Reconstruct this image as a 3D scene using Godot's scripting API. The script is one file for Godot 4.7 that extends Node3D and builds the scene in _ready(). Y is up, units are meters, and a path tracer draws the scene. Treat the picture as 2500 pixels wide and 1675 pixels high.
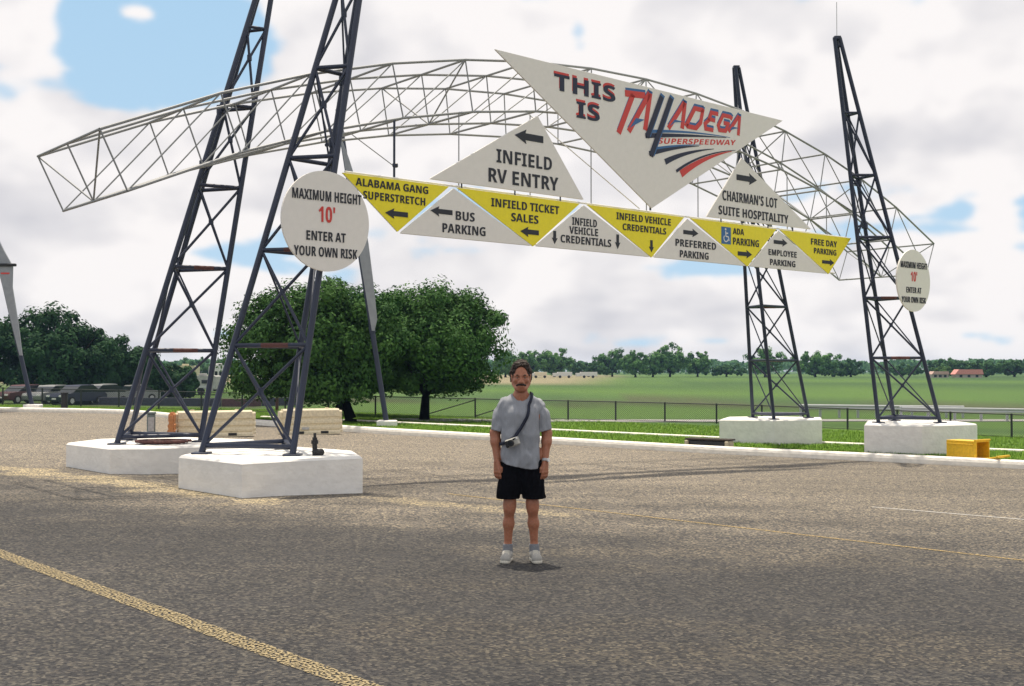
extends Node3D
# A parking lot under an arched lattice gateway that carries direction signs; a man stands in front of it.
# World: x right, y up, camera looks towards -z. Gateway frame: u along the arch, y up, w away from the viewer.

const UX := Vector3(0.764, 0.0, -0.645)
const WZ := Vector3(0.645, 0.0, 0.764)
const GO := Vector3(0.0, 0.0, -20.3)
const LEAN_AXIS := 0.24
const LEAN_ACROSS := 0.04

var rng := RandomNumberGenerator.new()
var taken := {}
var M := {}
var unit_tube: ArrayMesh
var unit_box: BoxMesh
var lot_edge: Array[Vector2] = []      # kerb line as (x, depth)
var font: SystemFont

# ------------------------------------------------------------------ helpers

func numbered(called: String) -> String:
	if not taken.has(called):
		taken[called] = 0
		return called
	taken[called] += 1
	return "%s_%03d" % [called, taken[called]]

func tag(o: Node, label: String, category: String, group := "") -> Node:
	o.set_meta("label", label)
	o.set_meta("category", category)
	if group != "":
		o.set_meta("group", group)
	return o

func thing(called: String, label: String, category: String, at := Vector3.ZERO, turn := 0.0, group := "") -> Node3D:
	var o := Node3D.new()
	o.name = numbered(called)
	add_child(o)
	o.position = at
	o.rotation.y = turn
	tag(o, label, category, group)
	return o

func obj(called: String, mesh: Mesh, mat: Material, parent: Node = null, at := Vector3.ZERO) -> MeshInstance3D:
	var o := MeshInstance3D.new()
	o.mesh = mesh
	o.material_override = mat
	if parent == null:
		o.name = numbered(called)
		add_child(o)
	else:
		o.name = called
		parent.add_child(o, true)
	o.position = at
	return o

func struct(called: String, mesh: Mesh, mat: Material) -> MeshInstance3D:
	var o := obj(called, mesh, mat)
	o.set_meta("kind", "structure")
	return o

func col(r: float, g: float, b: float) -> Color:      # linear base colour -> what albedo_color wants
	return Color(r, g, b).linear_to_srgb()

func paint(r: float, g: float, b: float, rough := 0.6, metal := 0.0) -> StandardMaterial3D:
	var m := StandardMaterial3D.new()
	m.albedo_color = col(r, g, b)
	m.roughness = rough
	m.metallic = metal
	return m

func noise_tex(ramp_at: Array, ramp_col: Array, freq: float, kind := FastNoiseLite.TYPE_SIMPLEX_SMOOTH, size := 512, octaves := 4, sd := 3, ret := -1) -> NoiseTexture2D:
	var n := FastNoiseLite.new()
	n.seed = sd
	n.noise_type = kind
	n.frequency = freq
	n.fractal_octaves = octaves
	if octaves <= 1:
		n.fractal_type = FastNoiseLite.FRACTAL_NONE
	if ret >= 0:
		n.cellular_return_type = ret
	var g := Gradient.new()
	var offs := PackedFloat32Array()
	var cols := PackedColorArray()
	for i in ramp_at.size():
		offs.append(ramp_at[i])
		cols.append(ramp_col[i])
	g.offsets = offs
	g.colors = cols
	var t := NoiseTexture2D.new()
	t.width = size
	t.height = size
	t.seamless = true
	t.noise = n
	t.color_ramp = g
	return t

func bump_tex(freq: float, strength: float, kind := FastNoiseLite.TYPE_SIMPLEX_SMOOTH, size := 512, sd := 5) -> NoiseTexture2D:
	var n := FastNoiseLite.new()
	n.seed = sd
	n.noise_type = kind
	n.frequency = freq
	n.fractal_octaves = 3
	var t := NoiseTexture2D.new()
	t.width = size
	t.height = size
	t.seamless = true
	t.noise = n
	t.as_normal_map = true
	t.bump_strength = strength
	return t

func mottled(r: float, g: float, b: float, vary: float, tile: float, rough := 0.7, sd := 3, bump := 0.0) -> StandardMaterial3D:
	var m := StandardMaterial3D.new()
	var lo := col(r * (1.0 - vary), g * (1.0 - vary), b * (1.0 - vary))
	var hi := col(r * (1.0 + vary), g * (1.0 + vary), b * (1.0 + vary))
	m.albedo_texture = noise_tex([0.25, 0.75], [lo, hi], 0.02, FastNoiseLite.TYPE_SIMPLEX_SMOOTH, 256, 5, sd)
	m.roughness = rough
	m.uv1_triplanar = true
	m.uv1_world_triplanar = false
	m.uv1_scale = Vector3.ONE * (1.0 / tile)
	if bump > 0.0:
		m.normal_enabled = true
		m.normal_texture = bump_tex(0.05, bump, FastNoiseLite.TYPE_SIMPLEX_SMOOTH, 256, sd + 9)
		m.normal_scale = 1.0
	return m

func make_units() -> void:
	var n := 10
	var v := PackedVector3Array()
	var nn := PackedVector3Array()
	var ix := PackedInt32Array()
	for i in n + 1:
		var a := TAU * i / n
		var d := Vector3(cos(a), 0, sin(a))
		v.append(d); nn.append(d)
		v.append(d + Vector3.UP); nn.append(d)
	for i in n:
		var b := i * 2
		ix.append_array(PackedInt32Array([b, b + 2, b + 1, b + 1, b + 2, b + 3]))
	for e in 2:
		var c := v.size()
		var up := Vector3.UP if e == 1 else Vector3.DOWN
		v.append(Vector3(0, e, 0)); nn.append(up)
		for i in n + 1:
			var a := TAU * i / n
			v.append(Vector3(cos(a), e, sin(a))); nn.append(up)
		for i in n:
			if e == 1:
				ix.append_array(PackedInt32Array([c, c + 1 + i, c + 2 + i]))
			else:
				ix.append_array(PackedInt32Array([c, c + 2 + i, c + 1 + i]))
	unit_tube = arrays(v, nn, ix)
	unit_box = BoxMesh.new()
	unit_box.size = Vector3.ONE

func arrays(v: PackedVector3Array, nn: PackedVector3Array, ix: PackedInt32Array, cols := PackedColorArray(), uvs := PackedVector2Array(), uv2 := PackedVector2Array()) -> ArrayMesh:
	var a := []
	a.resize(Mesh.ARRAY_MAX)
	a[Mesh.ARRAY_VERTEX] = v
	a[Mesh.ARRAY_NORMAL] = nn
	if ix.size() > 0:
		a[Mesh.ARRAY_INDEX] = ix
	if cols.size() > 0:
		a[Mesh.ARRAY_COLOR] = cols
	if uvs.size() > 0:
		a[Mesh.ARRAY_TEX_UV] = uvs
	if uv2.size() > 0:
		a[Mesh.ARRAY_TEX_UV2] = uv2
	var m := ArrayMesh.new()
	m.add_surface_from_arrays(Mesh.PRIMITIVE_TRIANGLES, a)
	return m

func tube(called: String, a: Vector3, b: Vector3, r: float, mat: Material, parent: Node) -> MeshInstance3D:
	var o := obj(called, unit_tube, mat, parent)
	var y := b - a
	var x := y.cross(Vector3(0.31, 0.2, 0.93)).normalized()
	var z := x.cross(y).normalized()
	o.transform = Transform3D(Basis(x * r, y, z * r), a)
	return o

func box(called: String, size: Vector3, at: Vector3, mat: Material, parent: Node, turn := 0.0) -> MeshInstance3D:
	var o := obj(called, bevel_box(size, minf(0.02, size[size.min_axis_index()] * 0.2)), mat, parent, at)
	o.rotation.y = turn
	return o

func bevel_box(s: Vector3, c: float) -> ArrayMesh:
	# a box with all twelve edges chamfered
	var h := s * 0.5
	var st := SurfaceTool.new()
	st.begin(Mesh.PRIMITIVE_TRIANGLES)
	st.set_smooth_group(-1)
	var P := func(ax: int, sx: float, sy: float, sz: float) -> Vector3:
		var p := Vector3(sx * h.x, sy * h.y, sz * h.z)
		for k in 3:
			if k != ax:
				p[k] -= signf(p[k]) * c
		return p
	for ax in 3:
		var bx := (ax + 1) % 3
		var cx := (ax + 2) % 3
		for sg in [-1.0, 1.0]:
			var q: Array[Vector3] = []
			for w in [[-1.0, -1.0], [1.0, -1.0], [1.0, 1.0], [-1.0, 1.0]]:
				var t := Vector3.ZERO
				t[ax] = sg; t[bx] = w[0]; t[cx] = w[1]
				q.append(P.call(ax, t.x, t.y, t.z))
			quad(st, q, sg < 0.0)
	for ax in 3:                       # edges along ax
		var bx := (ax + 1) % 3
		var cx := (ax + 2) % 3
		for sb in [-1.0, 1.0]:
			for sc in [-1.0, 1.0]:
				var q: Array[Vector3] = []
				for w in [[-1.0, bx], [1.0, bx], [1.0, cx], [-1.0, cx]]:
					var t := Vector3.ZERO
					t[ax] = w[0]; t[bx] = sb; t[cx] = sc
					q.append(P.call(w[1], t.x, t.y, t.z))
				quad(st, q, sb * sc > 0.0)
	for sx in [-1.0, 1.0]:
		for sy in [-1.0, 1.0]:
			for sz in [-1.0, 1.0]:
				var a: Vector3 = P.call(0, sx, sy, sz)
				var b: Vector3 = P.call(1, sx, sy, sz)
				var d: Vector3 = P.call(2, sx, sy, sz)
				if sx * sy * sz > 0.0:
					st.add_vertex(a); st.add_vertex(d); st.add_vertex(b)
				else:
					st.add_vertex(a); st.add_vertex(b); st.add_vertex(d)
	st.generate_normals()
	return st.commit()

func quad(st: SurfaceTool, q: Array[Vector3], keep: bool) -> void:
	var o := [0, 1, 2, 0, 2, 3] if keep else [0, 2, 1, 0, 3, 2]
	for i in o:
		st.add_vertex(q[i])

func prism(poly: PackedVector2Array, z0: float, z1: float) -> ArrayMesh:
	# polygon in x/y pushed from z0 to z1 (z1 in front)
	var p := poly
	if Geometry2D.is_polygon_clockwise(p):
		p = p.duplicate()
		p.reverse()
	var tri := Geometry2D.triangulate_polygon(p)
	var v := PackedVector3Array()
	var nn := PackedVector3Array()
	for k in range(0, tri.size(), 3):
		var a := p[tri[k]]
		var b := p[tri[k + 1]]
		var c := p[tri[k + 2]]
		if (b - a).cross(c - a) > 0.0:
			var t := b
			b = c
			c = t
		for q in [a, b, c]:
			v.append(Vector3(q.x, q.y, z1)); nn.append(Vector3(0, 0, 1))
		for q in [a, c, b]:
			v.append(Vector3(q.x, q.y, z0)); nn.append(Vector3(0, 0, -1))
	for i in p.size():
		var a := p[i]
		var b := p[(i + 1) % p.size()]
		var d := b - a
		var nrm := Vector3(d.y, -d.x, 0).normalized()
		for q in [Vector3(a.x, a.y, z0), Vector3(a.x, a.y, z1), Vector3(b.x, b.y, z1), Vector3(a.x, a.y, z0), Vector3(b.x, b.y, z1), Vector3(b.x, b.y, z0)]:
			v.append(q); nn.append(nrm)
	return arrays(v, nn, PackedInt32Array())

func pts(a: Array) -> PackedVector2Array:
	var o := PackedVector2Array()
	for i in range(0, a.size(), 2):
		o.append(Vector2(a[i], a[i + 1]))
	return o

func sweep(path: PackedVector3Array, profile: PackedVector2Array, closed_ends := true) -> ArrayMesh:
	# profile x = sideways (to the right of travel), y = up
	var v := PackedVector3Array()
	var n := path.size()
	var m := profile.size()
	var rings: Array[PackedVector3Array] = []
	for i in n:
		var t := (path[mini(i + 1, n - 1)] - path[maxi(i - 1, 0)])
		t.y = 0
		t = t.normalized()
		var s := Vector3(-t.z, 0, t.x)
		var ring := PackedVector3Array()
		for q in profile:
			ring.append(path[i] + s * q.x + Vector3.UP * q.y)
		rings.append(ring)
	var st := SurfaceTool.new()
	st.begin(Mesh.PRIMITIVE_TRIANGLES)
	for i in n - 1:
		for j in m:
			var k := (j + 1) % m
			st.set_smooth_group(-1)
			quad(st, [rings[i][j], rings[i + 1][j], rings[i + 1][k], rings[i][k]], true)
	if closed_ends:
		for i in [0, n - 1]:
			for j in range(1, m - 1):
				st.add_vertex(rings[i][0])
				st.add_vertex(rings[i][j if i == 0 else j + 1])
				st.add_vertex(rings[i][j + 1 if i == 0 else j])
	st.generate_normals()
	return st.commit()

# ------------------------------------------------------------------ ground shape

func sstep(a: float, b: float, x: float) -> float:
	var t := clampf((x - a) / (b - a), 0.0, 1.0)
	return t * t * (3.0 - 2.0 * t)

func lot_y(x: float, d: float) -> float:
	return 0.116 - 0.0221 * x - 0.0099 * d

func land_y(x: float, d: float) -> float:
	var l := lot_y(clampf(x, -60.0, 60.0), maxf(d, -60.0)) + 0.10
	var far := -0.25 + 0.0032 * minf(maxf(d, 0.0), 220.0)
	var y := l + (far - l) * sstep(50.0, 140.0, d)
	y -= 0.55 * sstep(46.0, 68.0, d) * (1.0 - sstep(95.0, 130.0, d)) * sstep(8.0, 18.0, -x)
	return y

func on_lot(x: float, d: float) -> Vector3:
	return Vector3(x, lot_y(x, d), -d)

func on_land(x: float, d: float) -> Vector3:
	return Vector3(x, land_y(x, d), -d)

# ------------------------------------------------------------------ signed distance bodies

func sd_bone(p: Vector3, b: Array) -> float:
	var a: Vector3 = b[0]
	var ab: Vector3 = b[1]
	var ra: float = b[2]
	var rb: float = b[3]
	var sq: Vector3 = b[4]
	var pa := (p - a) / sq
	var d := (ab - a) / sq
	var h := 0.0
	var dd := d.dot(d)
	if dd > 1e-9:
		h = clampf(pa.dot(d) / dd, 0.0, 1.0)
	return ((pa - d * h).length() - lerpf(ra, rb, h)) * minf(sq.x, minf(sq.y, sq.z))

func bone(a: Vector3, b: Vector3, ra: float, rb: float, sq := Vector3.ONE) -> Array:
	return [a, b, ra, rb, sq]

func field_at(p: Vector3, bones: Array, k: float) -> float:
	var g := 10.0
	for b in bones:
		var d := sd_bone(p, b)
		var h := maxf(k - absf(g - d), 0.0) / k
		g = minf(g, d) - h * h * k * 0.25
	return g

func flesh(bones: Array, cell: float, k: float, cuts := [], carve := [], wrinkle := 0.0, wr_scale := Vector3.ONE, sd := 1) -> ArrayMesh:
	# surface nets over the smooth union of tapered capsules; cuts are [normal, offset] half spaces to keep
	var lo := Vector3.ONE * 1e9
	var hi := -lo
	for b in bones:
		var r: float = maxf(b[2], b[3])
		var e: Vector3 = b[4] * r
		lo = lo.min((b[0] as Vector3) - e).min((b[1] as Vector3) - e)
		hi = hi.max((b[0] as Vector3) + e).max((b[1] as Vector3) + e)
	lo -= Vector3.ONE * (cell * 3.0 + wrinkle + k * 0.3)
	hi += Vector3.ONE * (cell * 3.0 + wrinkle + k * 0.3)
	var nx := int((hi.x - lo.x) / cell) + 1
	var ny := int((hi.y - lo.y) / cell) + 1
	var nz := int((hi.z - lo.z) / cell) + 1
	var g := PackedFloat32Array()
	g.resize(nx * ny * nz)
	g.fill(0.2)
	var reach := k + cell * 3.0 + wrinkle
	for b in bones:
		var r: float = maxf(b[2], b[3])
		var e: Vector3 = (b[4] as Vector3) * r + Vector3.ONE * reach
		var l: Vector3 = ((b[0] as Vector3).min(b[1]) - e - lo) / cell
		var u: Vector3 = ((b[0] as Vector3).max(b[1]) + e - lo) / cell
		var x0 := clampi(int(l.x), 0, nx - 1)
		var x1 := clampi(int(u.x) + 1, 0, nx - 1)
		var y0 := clampi(int(l.y), 0, ny - 1)
		var y1 := clampi(int(u.y) + 1, 0, ny - 1)
		var z0 := clampi(int(l.z), 0, nz - 1)
		var z1 := clampi(int(u.z) + 1, 0, nz - 1)
		var a: Vector3 = b[0]
		var sq: Vector3 = b[4]
		var d: Vector3 = ((b[1] as Vector3) - a) / sq
		var dd := maxf(d.dot(d), 1e-9)
		var ra: float = b[2]
		var rb: float = b[3]
		var ms := minf(sq.x, minf(sq.y, sq.z))
		for z in range(z0, z1 + 1):
			for y in range(y0, y1 + 1):
				var row := (z * ny + y) * nx
				for x in range(x0, x1 + 1):
					var pa := (lo + Vector3(x, y, z) * cell - a) / sq
					var h := clampf(pa.dot(d) / dd, 0.0, 1.0)
					var s := ((pa - d * h).length() - lerpf(ra, rb, h)) * ms
					var o := g[row + x]
					var q := maxf(k - absf(o - s), 0.0) / k
					g[row + x] = minf(o, s) - q * q * k * 0.25
	var fn := FastNoiseLite.new()
	fn.seed = sd
	fn.frequency = 1.0
	fn.fractal_octaves = 2
	if wrinkle > 0.0 or cuts.size() > 0 or carve.size() > 0:
		for z in nz:
			for y in ny:
				var row := (z * ny + y) * nx
				for x in nx:
					var s := g[row + x]
					if s > 0.08 or s < -0.08:
						if cuts.is_empty() or s > 0.08:
							continue
					var p := lo + Vector3(x, y, z) * cell
					if wrinkle > 0.0:
						var w := p * wr_scale
						s += fn.get_noise_3d(w.x, w.y, w.z) * wrinkle
					for c in cuts:
						s = maxf(s, (c[0] as Vector3).dot(p) - c[1])
					for c in carve:
						s = maxf(s, -sd_bone(p, c))
					g[row + x] = s
	var idx := PackedInt32Array()
	idx.resize(nx * ny * nz)
	idx.fill(-1)
	var v := PackedVector3Array()
	var nn := PackedVector3Array()
	var corner := PackedInt32Array([0, 1, nx, nx + 1, nx * ny, nx * ny + 1, nx * ny + nx, nx * ny + nx + 1])
	var edges := [[0, 1], [2, 3], [4, 5], [6, 7], [0, 2], [1, 3], [4, 6], [5, 7], [0, 4], [1, 5], [2, 6], [3, 7]]
	var f := PackedFloat32Array()
	f.resize(8)
	for z in nz - 1:
		for y in ny - 1:
			for x in nx - 1:
				var c := (z * ny + y) * nx + x
				var inside := 0
				for i in 8:
					f[i] = g[c + corner[i]]
					if f[i] < 0.0:
						inside += 1
				if inside == 0 or inside == 8:
					continue
				var sum := Vector3.ZERO
				var cnt := 0
				for e in edges:
					var fa := f[e[0]]
					var fb := f[e[1]]
					if (fa < 0.0) != (fb < 0.0):
						var t := fa / (fa - fb)
						var pa := Vector3(e[0] & 1, (e[0] >> 1) & 1, e[0] >> 2)
						var pb := Vector3(e[1] & 1, (e[1] >> 1) & 1, e[1] >> 2)
						sum += pa.lerp(pb, t)
						cnt += 1
				var gr := Vector3(f[1] + f[3] + f[5] + f[7] - f[0] - f[2] - f[4] - f[6], f[2] + f[3] + f[6] + f[7] - f[0] - f[1] - f[4] - f[5], f[4] + f[5] + f[6] + f[7] - f[0] - f[1] - f[2] - f[3])
				idx[c] = v.size()
				v.append(lo + (Vector3(x, y, z) + sum / cnt) * cell)
				nn.append(gr.normalized())
	var ix := PackedInt32Array()
	var step := [1, nx, nx * ny]
	for z in range(1, nz - 1):
		for y in range(1, ny - 1):
			for x in range(1, nx - 1):
				var c := (z * ny + y) * nx + x
				var a := g[c] < 0.0
				for ax in 3:
					var s: int = step[ax]
					if (g[c + s] < 0.0) == a:
						continue
					var s1: int = step[(ax + 1) % 3]
					var s2: int = step[(ax + 2) % 3]
					var q0 := idx[c]
					var q1 := idx[c - s1]
					var q2 := idx[c - s1 - s2]
					var q3 := idx[c - s2]
					if q0 < 0 or q1 < 0 or q2 < 0 or q3 < 0:
						continue
					if a:
						ix.append_array(PackedInt32Array([q0, q3, q2, q0, q2, q1]))
					else:
						ix.append_array(PackedInt32Array([q0, q1, q2, q0, q2, q3]))
	return arrays(v, nn, ix)

# ------------------------------------------------------------------ start

func _ready() -> void:
	rng.seed = 41
	setup_view()
	make_units()
	make_materials()
	build_ground()
	build_gateway()
	build_signs()
	build_masts()
	build_kerb_side()
	build_fences()
	build_trees()
	build_far_place()
	build_person()

func setup_view() -> void:
	var cam := Camera3D.new()
	cam.name = "view_camera"
	add_child(cam)
	cam.fov = 33.56
	cam.near = 0.1
	cam.far = 3000.0
	cam.position = Vector3(0, 1.69, 0)
	cam.rotation.x = atan(64.0 / 2600.0)
	cam.current = true
	var sun := DirectionalLight3D.new()
	sun.name = "sun"
	add_child(sun)
	sun.look_at_from_position(Vector3.ZERO, Vector3(0.06, -1.0, 0.29), Vector3.UP)
	sun.light_energy = 1.3
	sun.light_color = Color(1.0, 0.95, 0.87)
	sun.light_angular_distance = 1.2
	sun.shadow_enabled = true
	var env := Environment.new()
	env.background_mode = Environment.BG_SKY
	env.sky = Sky.new()
	env.sky.sky_material = make_sky()
	env.tonemap_mode = Environment.TONE_MAPPER_LINEAR
	env.tonemap_exposure = 1.3
	env.ambient_light_source = Environment.AMBIENT_SOURCE_SKY
	env.sdfgi_enabled = true
	env.ssao_enabled = true
	env.ssil_enabled = true
	env.fog_enabled = true
	env.fog_density = 0.00025
	env.fog_light_color = Color(0.62, 0.76, 0.93)
	var we := WorldEnvironment.new()
	we.name = "world_environment"
	we.environment = env
	add_child(we)

func make_sky() -> PanoramaSkyMaterial:
	# broken summer cloud over pale blue: a layer seen in perspective, with a few clear gaps
	var w := 2048
	var h := 1024
	var img := Image.create(w, h, false, Image.FORMAT_RGBF)
	var big := FastNoiseLite.new()
	big.seed = 12
	big.frequency = 0.55
	big.fractal_octaves = 6
	big.fractal_gain = 0.52
	var shade := FastNoiseLite.new()
	shade.seed = 77
	shade.frequency = 0.9
	shade.fractal_octaves = 4
	var fine := FastNoiseLite.new()
	fine.seed = 5
	fine.frequency = 1.0
	fine.fractal_octaves = 4
	# clear gaps and puffs: azimuth, elevation, half widths (radians), strength
	var gaps := [
		[-0.295, 0.285, 0.062, 0.040, -0.80], [-0.320, 0.235, 0.045, 0.025, -0.6], [-0.37, 0.30, 0.03, 0.03, -0.5], [-0.425, 0.225, 0.035, 0.022, -0.35],
		[-0.455, 0.235, 0.03, 0.02, -0.15], [0.058, 0.287, 0.010, 0.018, -0.35], [0.05, 0.18, 0.06, 0.03, -0.35],
		[0.40, 0.125, 0.03, 0.045, -0.4], [0.43, 0.13, 0.03, 0.03, -0.2], [-0.24, 0.12, 0.05, 0.015, -0.25],
		[-0.315, 0.292, 0.026, 0.010, 1.0], [-0.41, 0.295, 0.035, 0.05, 0.45], [0.405, 0.125, 0.018, 0.024, 0.9], [-0.36, 0.20, 0.05, 0.018, 0.5], [0.16, 0.27, 0.10, 0.05, 0.35], [0.3, 0.28, 0.1, 0.05, 0.3], [-0.17, 0.28, 0.06, 0.06, 0.5], [0.43, 0.26, 0.07, 0.06, 0.55], [0.32, 0.19, 0.07, 0.035, 0.45], [0.425, 0.19, 0.05, 0.022, 0.5], [-0.43, 0.30, 0.05, 0.03, 0.5], [0.12, 0.30, 0.05, 0.03, 0.3]]
	var zen := Vector3(0.21, 0.41, 0.63)
	var hor := Vector3(0.46, 0.60, 0.71)
	for y in h / 2 + 8:
		var el := PI * 0.5 - PI * (y + 0.5) / h
		var se := sin(el)
		var ce := cos(el)
		var blue := hor.lerp(zen, clampf(pow(maxf(se, 0.0), 0.55), 0.0, 1.0))
		for x in w:
			var az := TAU * (x + 0.5) / w
			if az > PI:
				az -= TAU
			var k := 1.0 / (maxf(se, 0.0) + 0.14)
			var px := sin(az) * ce * k
			var pz := cos(az) * ce * k
			var d := big.get_noise_3d(px * 1.5, se * 3.0, pz * 1.5) * 1.3 + 0.42
			for q in gaps:
				var dx: float = (az - q[0]) / q[2]
				var dy: float = (el - q[1]) / q[3]
				var rr := dx * dx + dy * dy
				if rr < 6.0:
					d += q[4] * exp(-rr)
			d += clampf(0.25 - se * 1.6, 0.0, 0.25)
			var puff := fine.get_noise_3d(sin(az) * ce * 8.0, se * 12.0, cos(az) * ce * 8.0)
			d += 0.30 * (0.35 - absf(puff) * 1.6)
			var cover := sstep(-0.02, 0.20, d)
			var sh := shade.get_noise_3d(sin(az) * ce * 3.6 + 5.0, se * 6.5, cos(az) * ce * 3.6)
			var thick := d * 0.75 + sh * 0.9
			var dim := clampf(0.08 + 0.60 * sstep(0.25, 1.0, thick) - 1.15 * puff, 0.0, 1.0)
			var cl := Vector3(0.755, 0.728, 0.722).lerp(Vector3(0.52, 0.515, 0.545), dim)
			var c := blue.lerp(cl, cover)
			img.set_pixel(x, y, Color(c.x, c.y, c.z))
	var ground := Color(0.20, 0.19, 0.16)
	img.fill_rect(Rect2i(0, h / 2 + 8, w, h / 2 - 8), ground)
	var m := PanoramaSkyMaterial.new()
	m.panorama = ImageTexture.create_from_image(img)
	return m

func make_materials() -> void:
	font = SystemFont.new()
	font.font_names = PackedStringArray(["Droid Sans"])
	font.font_weight = 700
	M.navy = mottled(0.016, 0.024, 0.052, 0.35, 0.7, 0.45, 4)
	M.rusty = mottled(0.10, 0.035, 0.030, 0.5, 0.3, 0.7, 8)
	M.galv = mottled(0.27, 0.28, 0.285, 0.18, 0.5, 0.5, 5)
	M.sign_white = mottled(0.80, 0.765, 0.715, 0.015, 0.8, 0.55, 6)
	M.sign_yellow = mottled(0.88, 0.75, 0.012, 0.02, 0.8, 0.5, 7)
	M.rim = paint(0.75, 0.74, 0.71, 0.5)
	M.ink = paint(0.018, 0.020, 0.030, 0.6)
	M.ink_navy = paint(0.015, 0.020, 0.05, 0.6)
	M.ink_red = paint(0.62, 0.045, 0.035, 0.5)
	M.ink_blue = paint(0.03, 0.13, 0.32, 0.5)
	M.concrete_white = mottled(0.78, 0.765, 0.73, 0.055, 1.3, 0.85, 9, 1.2)
	M.kerb_white = mottled(0.80, 0.76, 0.68, 0.10, 0.9, 0.85, 11, 1.5)
	M.concrete = mottled(0.42, 0.37, 0.27, 0.15, 1.0, 0.9, 13)
	M.cream = mottled(0.70, 0.62, 0.45, 0.10, 0.5, 0.6, 14)
	M.orange = mottled(0.50, 0.20, 0.07, 0.12, 0.4, 0.6, 15)
	M.bin_yellow = mottled(0.72, 0.44, 0.008, 0.08, 0.4, 0.5, 16)
	M.black = paint(0.012, 0.012, 0.014, 0.6)
	M.sail = mottled(0.27, 0.29, 0.32, 0.06, 1.5, 0.6, 17)
	M.grey_green = mottled(0.16, 0.20, 0.20, 0.2, 0.3, 0.7, 18)
	M.rubber = paint(0.015, 0.015, 0.015, 0.85)
	M.glass_dark = paint(0.015, 0.02, 0.025, 0.08)
	M.steel = mottled(0.45, 0.46, 0.47, 0.12, 0.6, 0.4, 19)
	M.fence_black = paint(0.022, 0.027, 0.026, 0.6)
	M.bark = mottled(0.045, 0.034, 0.026, 0.35, 0.3, 0.95, 20, 4.0)
	M.leaf = leaf_material(0.4)
	M.leaf_far = leaf_material(0.15)

func leaf_material(back: float) -> StandardMaterial3D:
	var m := StandardMaterial3D.new()
	m.vertex_color_use_as_albedo = true
	m.albedo_color = Color.WHITE
	m.roughness = 0.8
	m.metallic_specular = 0.25
	m.cull_mode = BaseMaterial3D.CULL_DISABLED
	m.backlight_enabled = true
	m.backlight = Color(back * 0.5, back, back * 0.2)
	return m

# ------------------------------------------------------------------ ground

func smooth_line(a: Array, steps: int) -> Array[Vector2]:
	var c := Curve2D.new()
	for i in a.size():
		var p: Vector2 = a[i]
		var q: Vector2 = a[maxi(i - 1, 0)]
		var r: Vector2 = a[mini(i + 1, a.size() - 1)]
		var t := (r - q) / 6.0
		c.add_point(p, -t, t)
	var out: Array[Vector2] = []
	var n := (a.size() - 1) * steps
	for i in n + 1:
		out.append(c.sample_baked(c.get_baked_length() * i / n, true))
	return out

func edge_radius(az: float) -> float:
	# distance from the origin to the kerb line at this azimuth
	var d := Vector2(sin(az), cos(az))
	for i in lot_edge.size() - 1:
		var hit = Geometry2D.segment_intersects_segment(Vector2.ZERO, d * 300.0, lot_edge[i], lot_edge[i + 1])
		if hit != null:
			return (hit as Vector2).length()
	return 60.0

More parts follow.
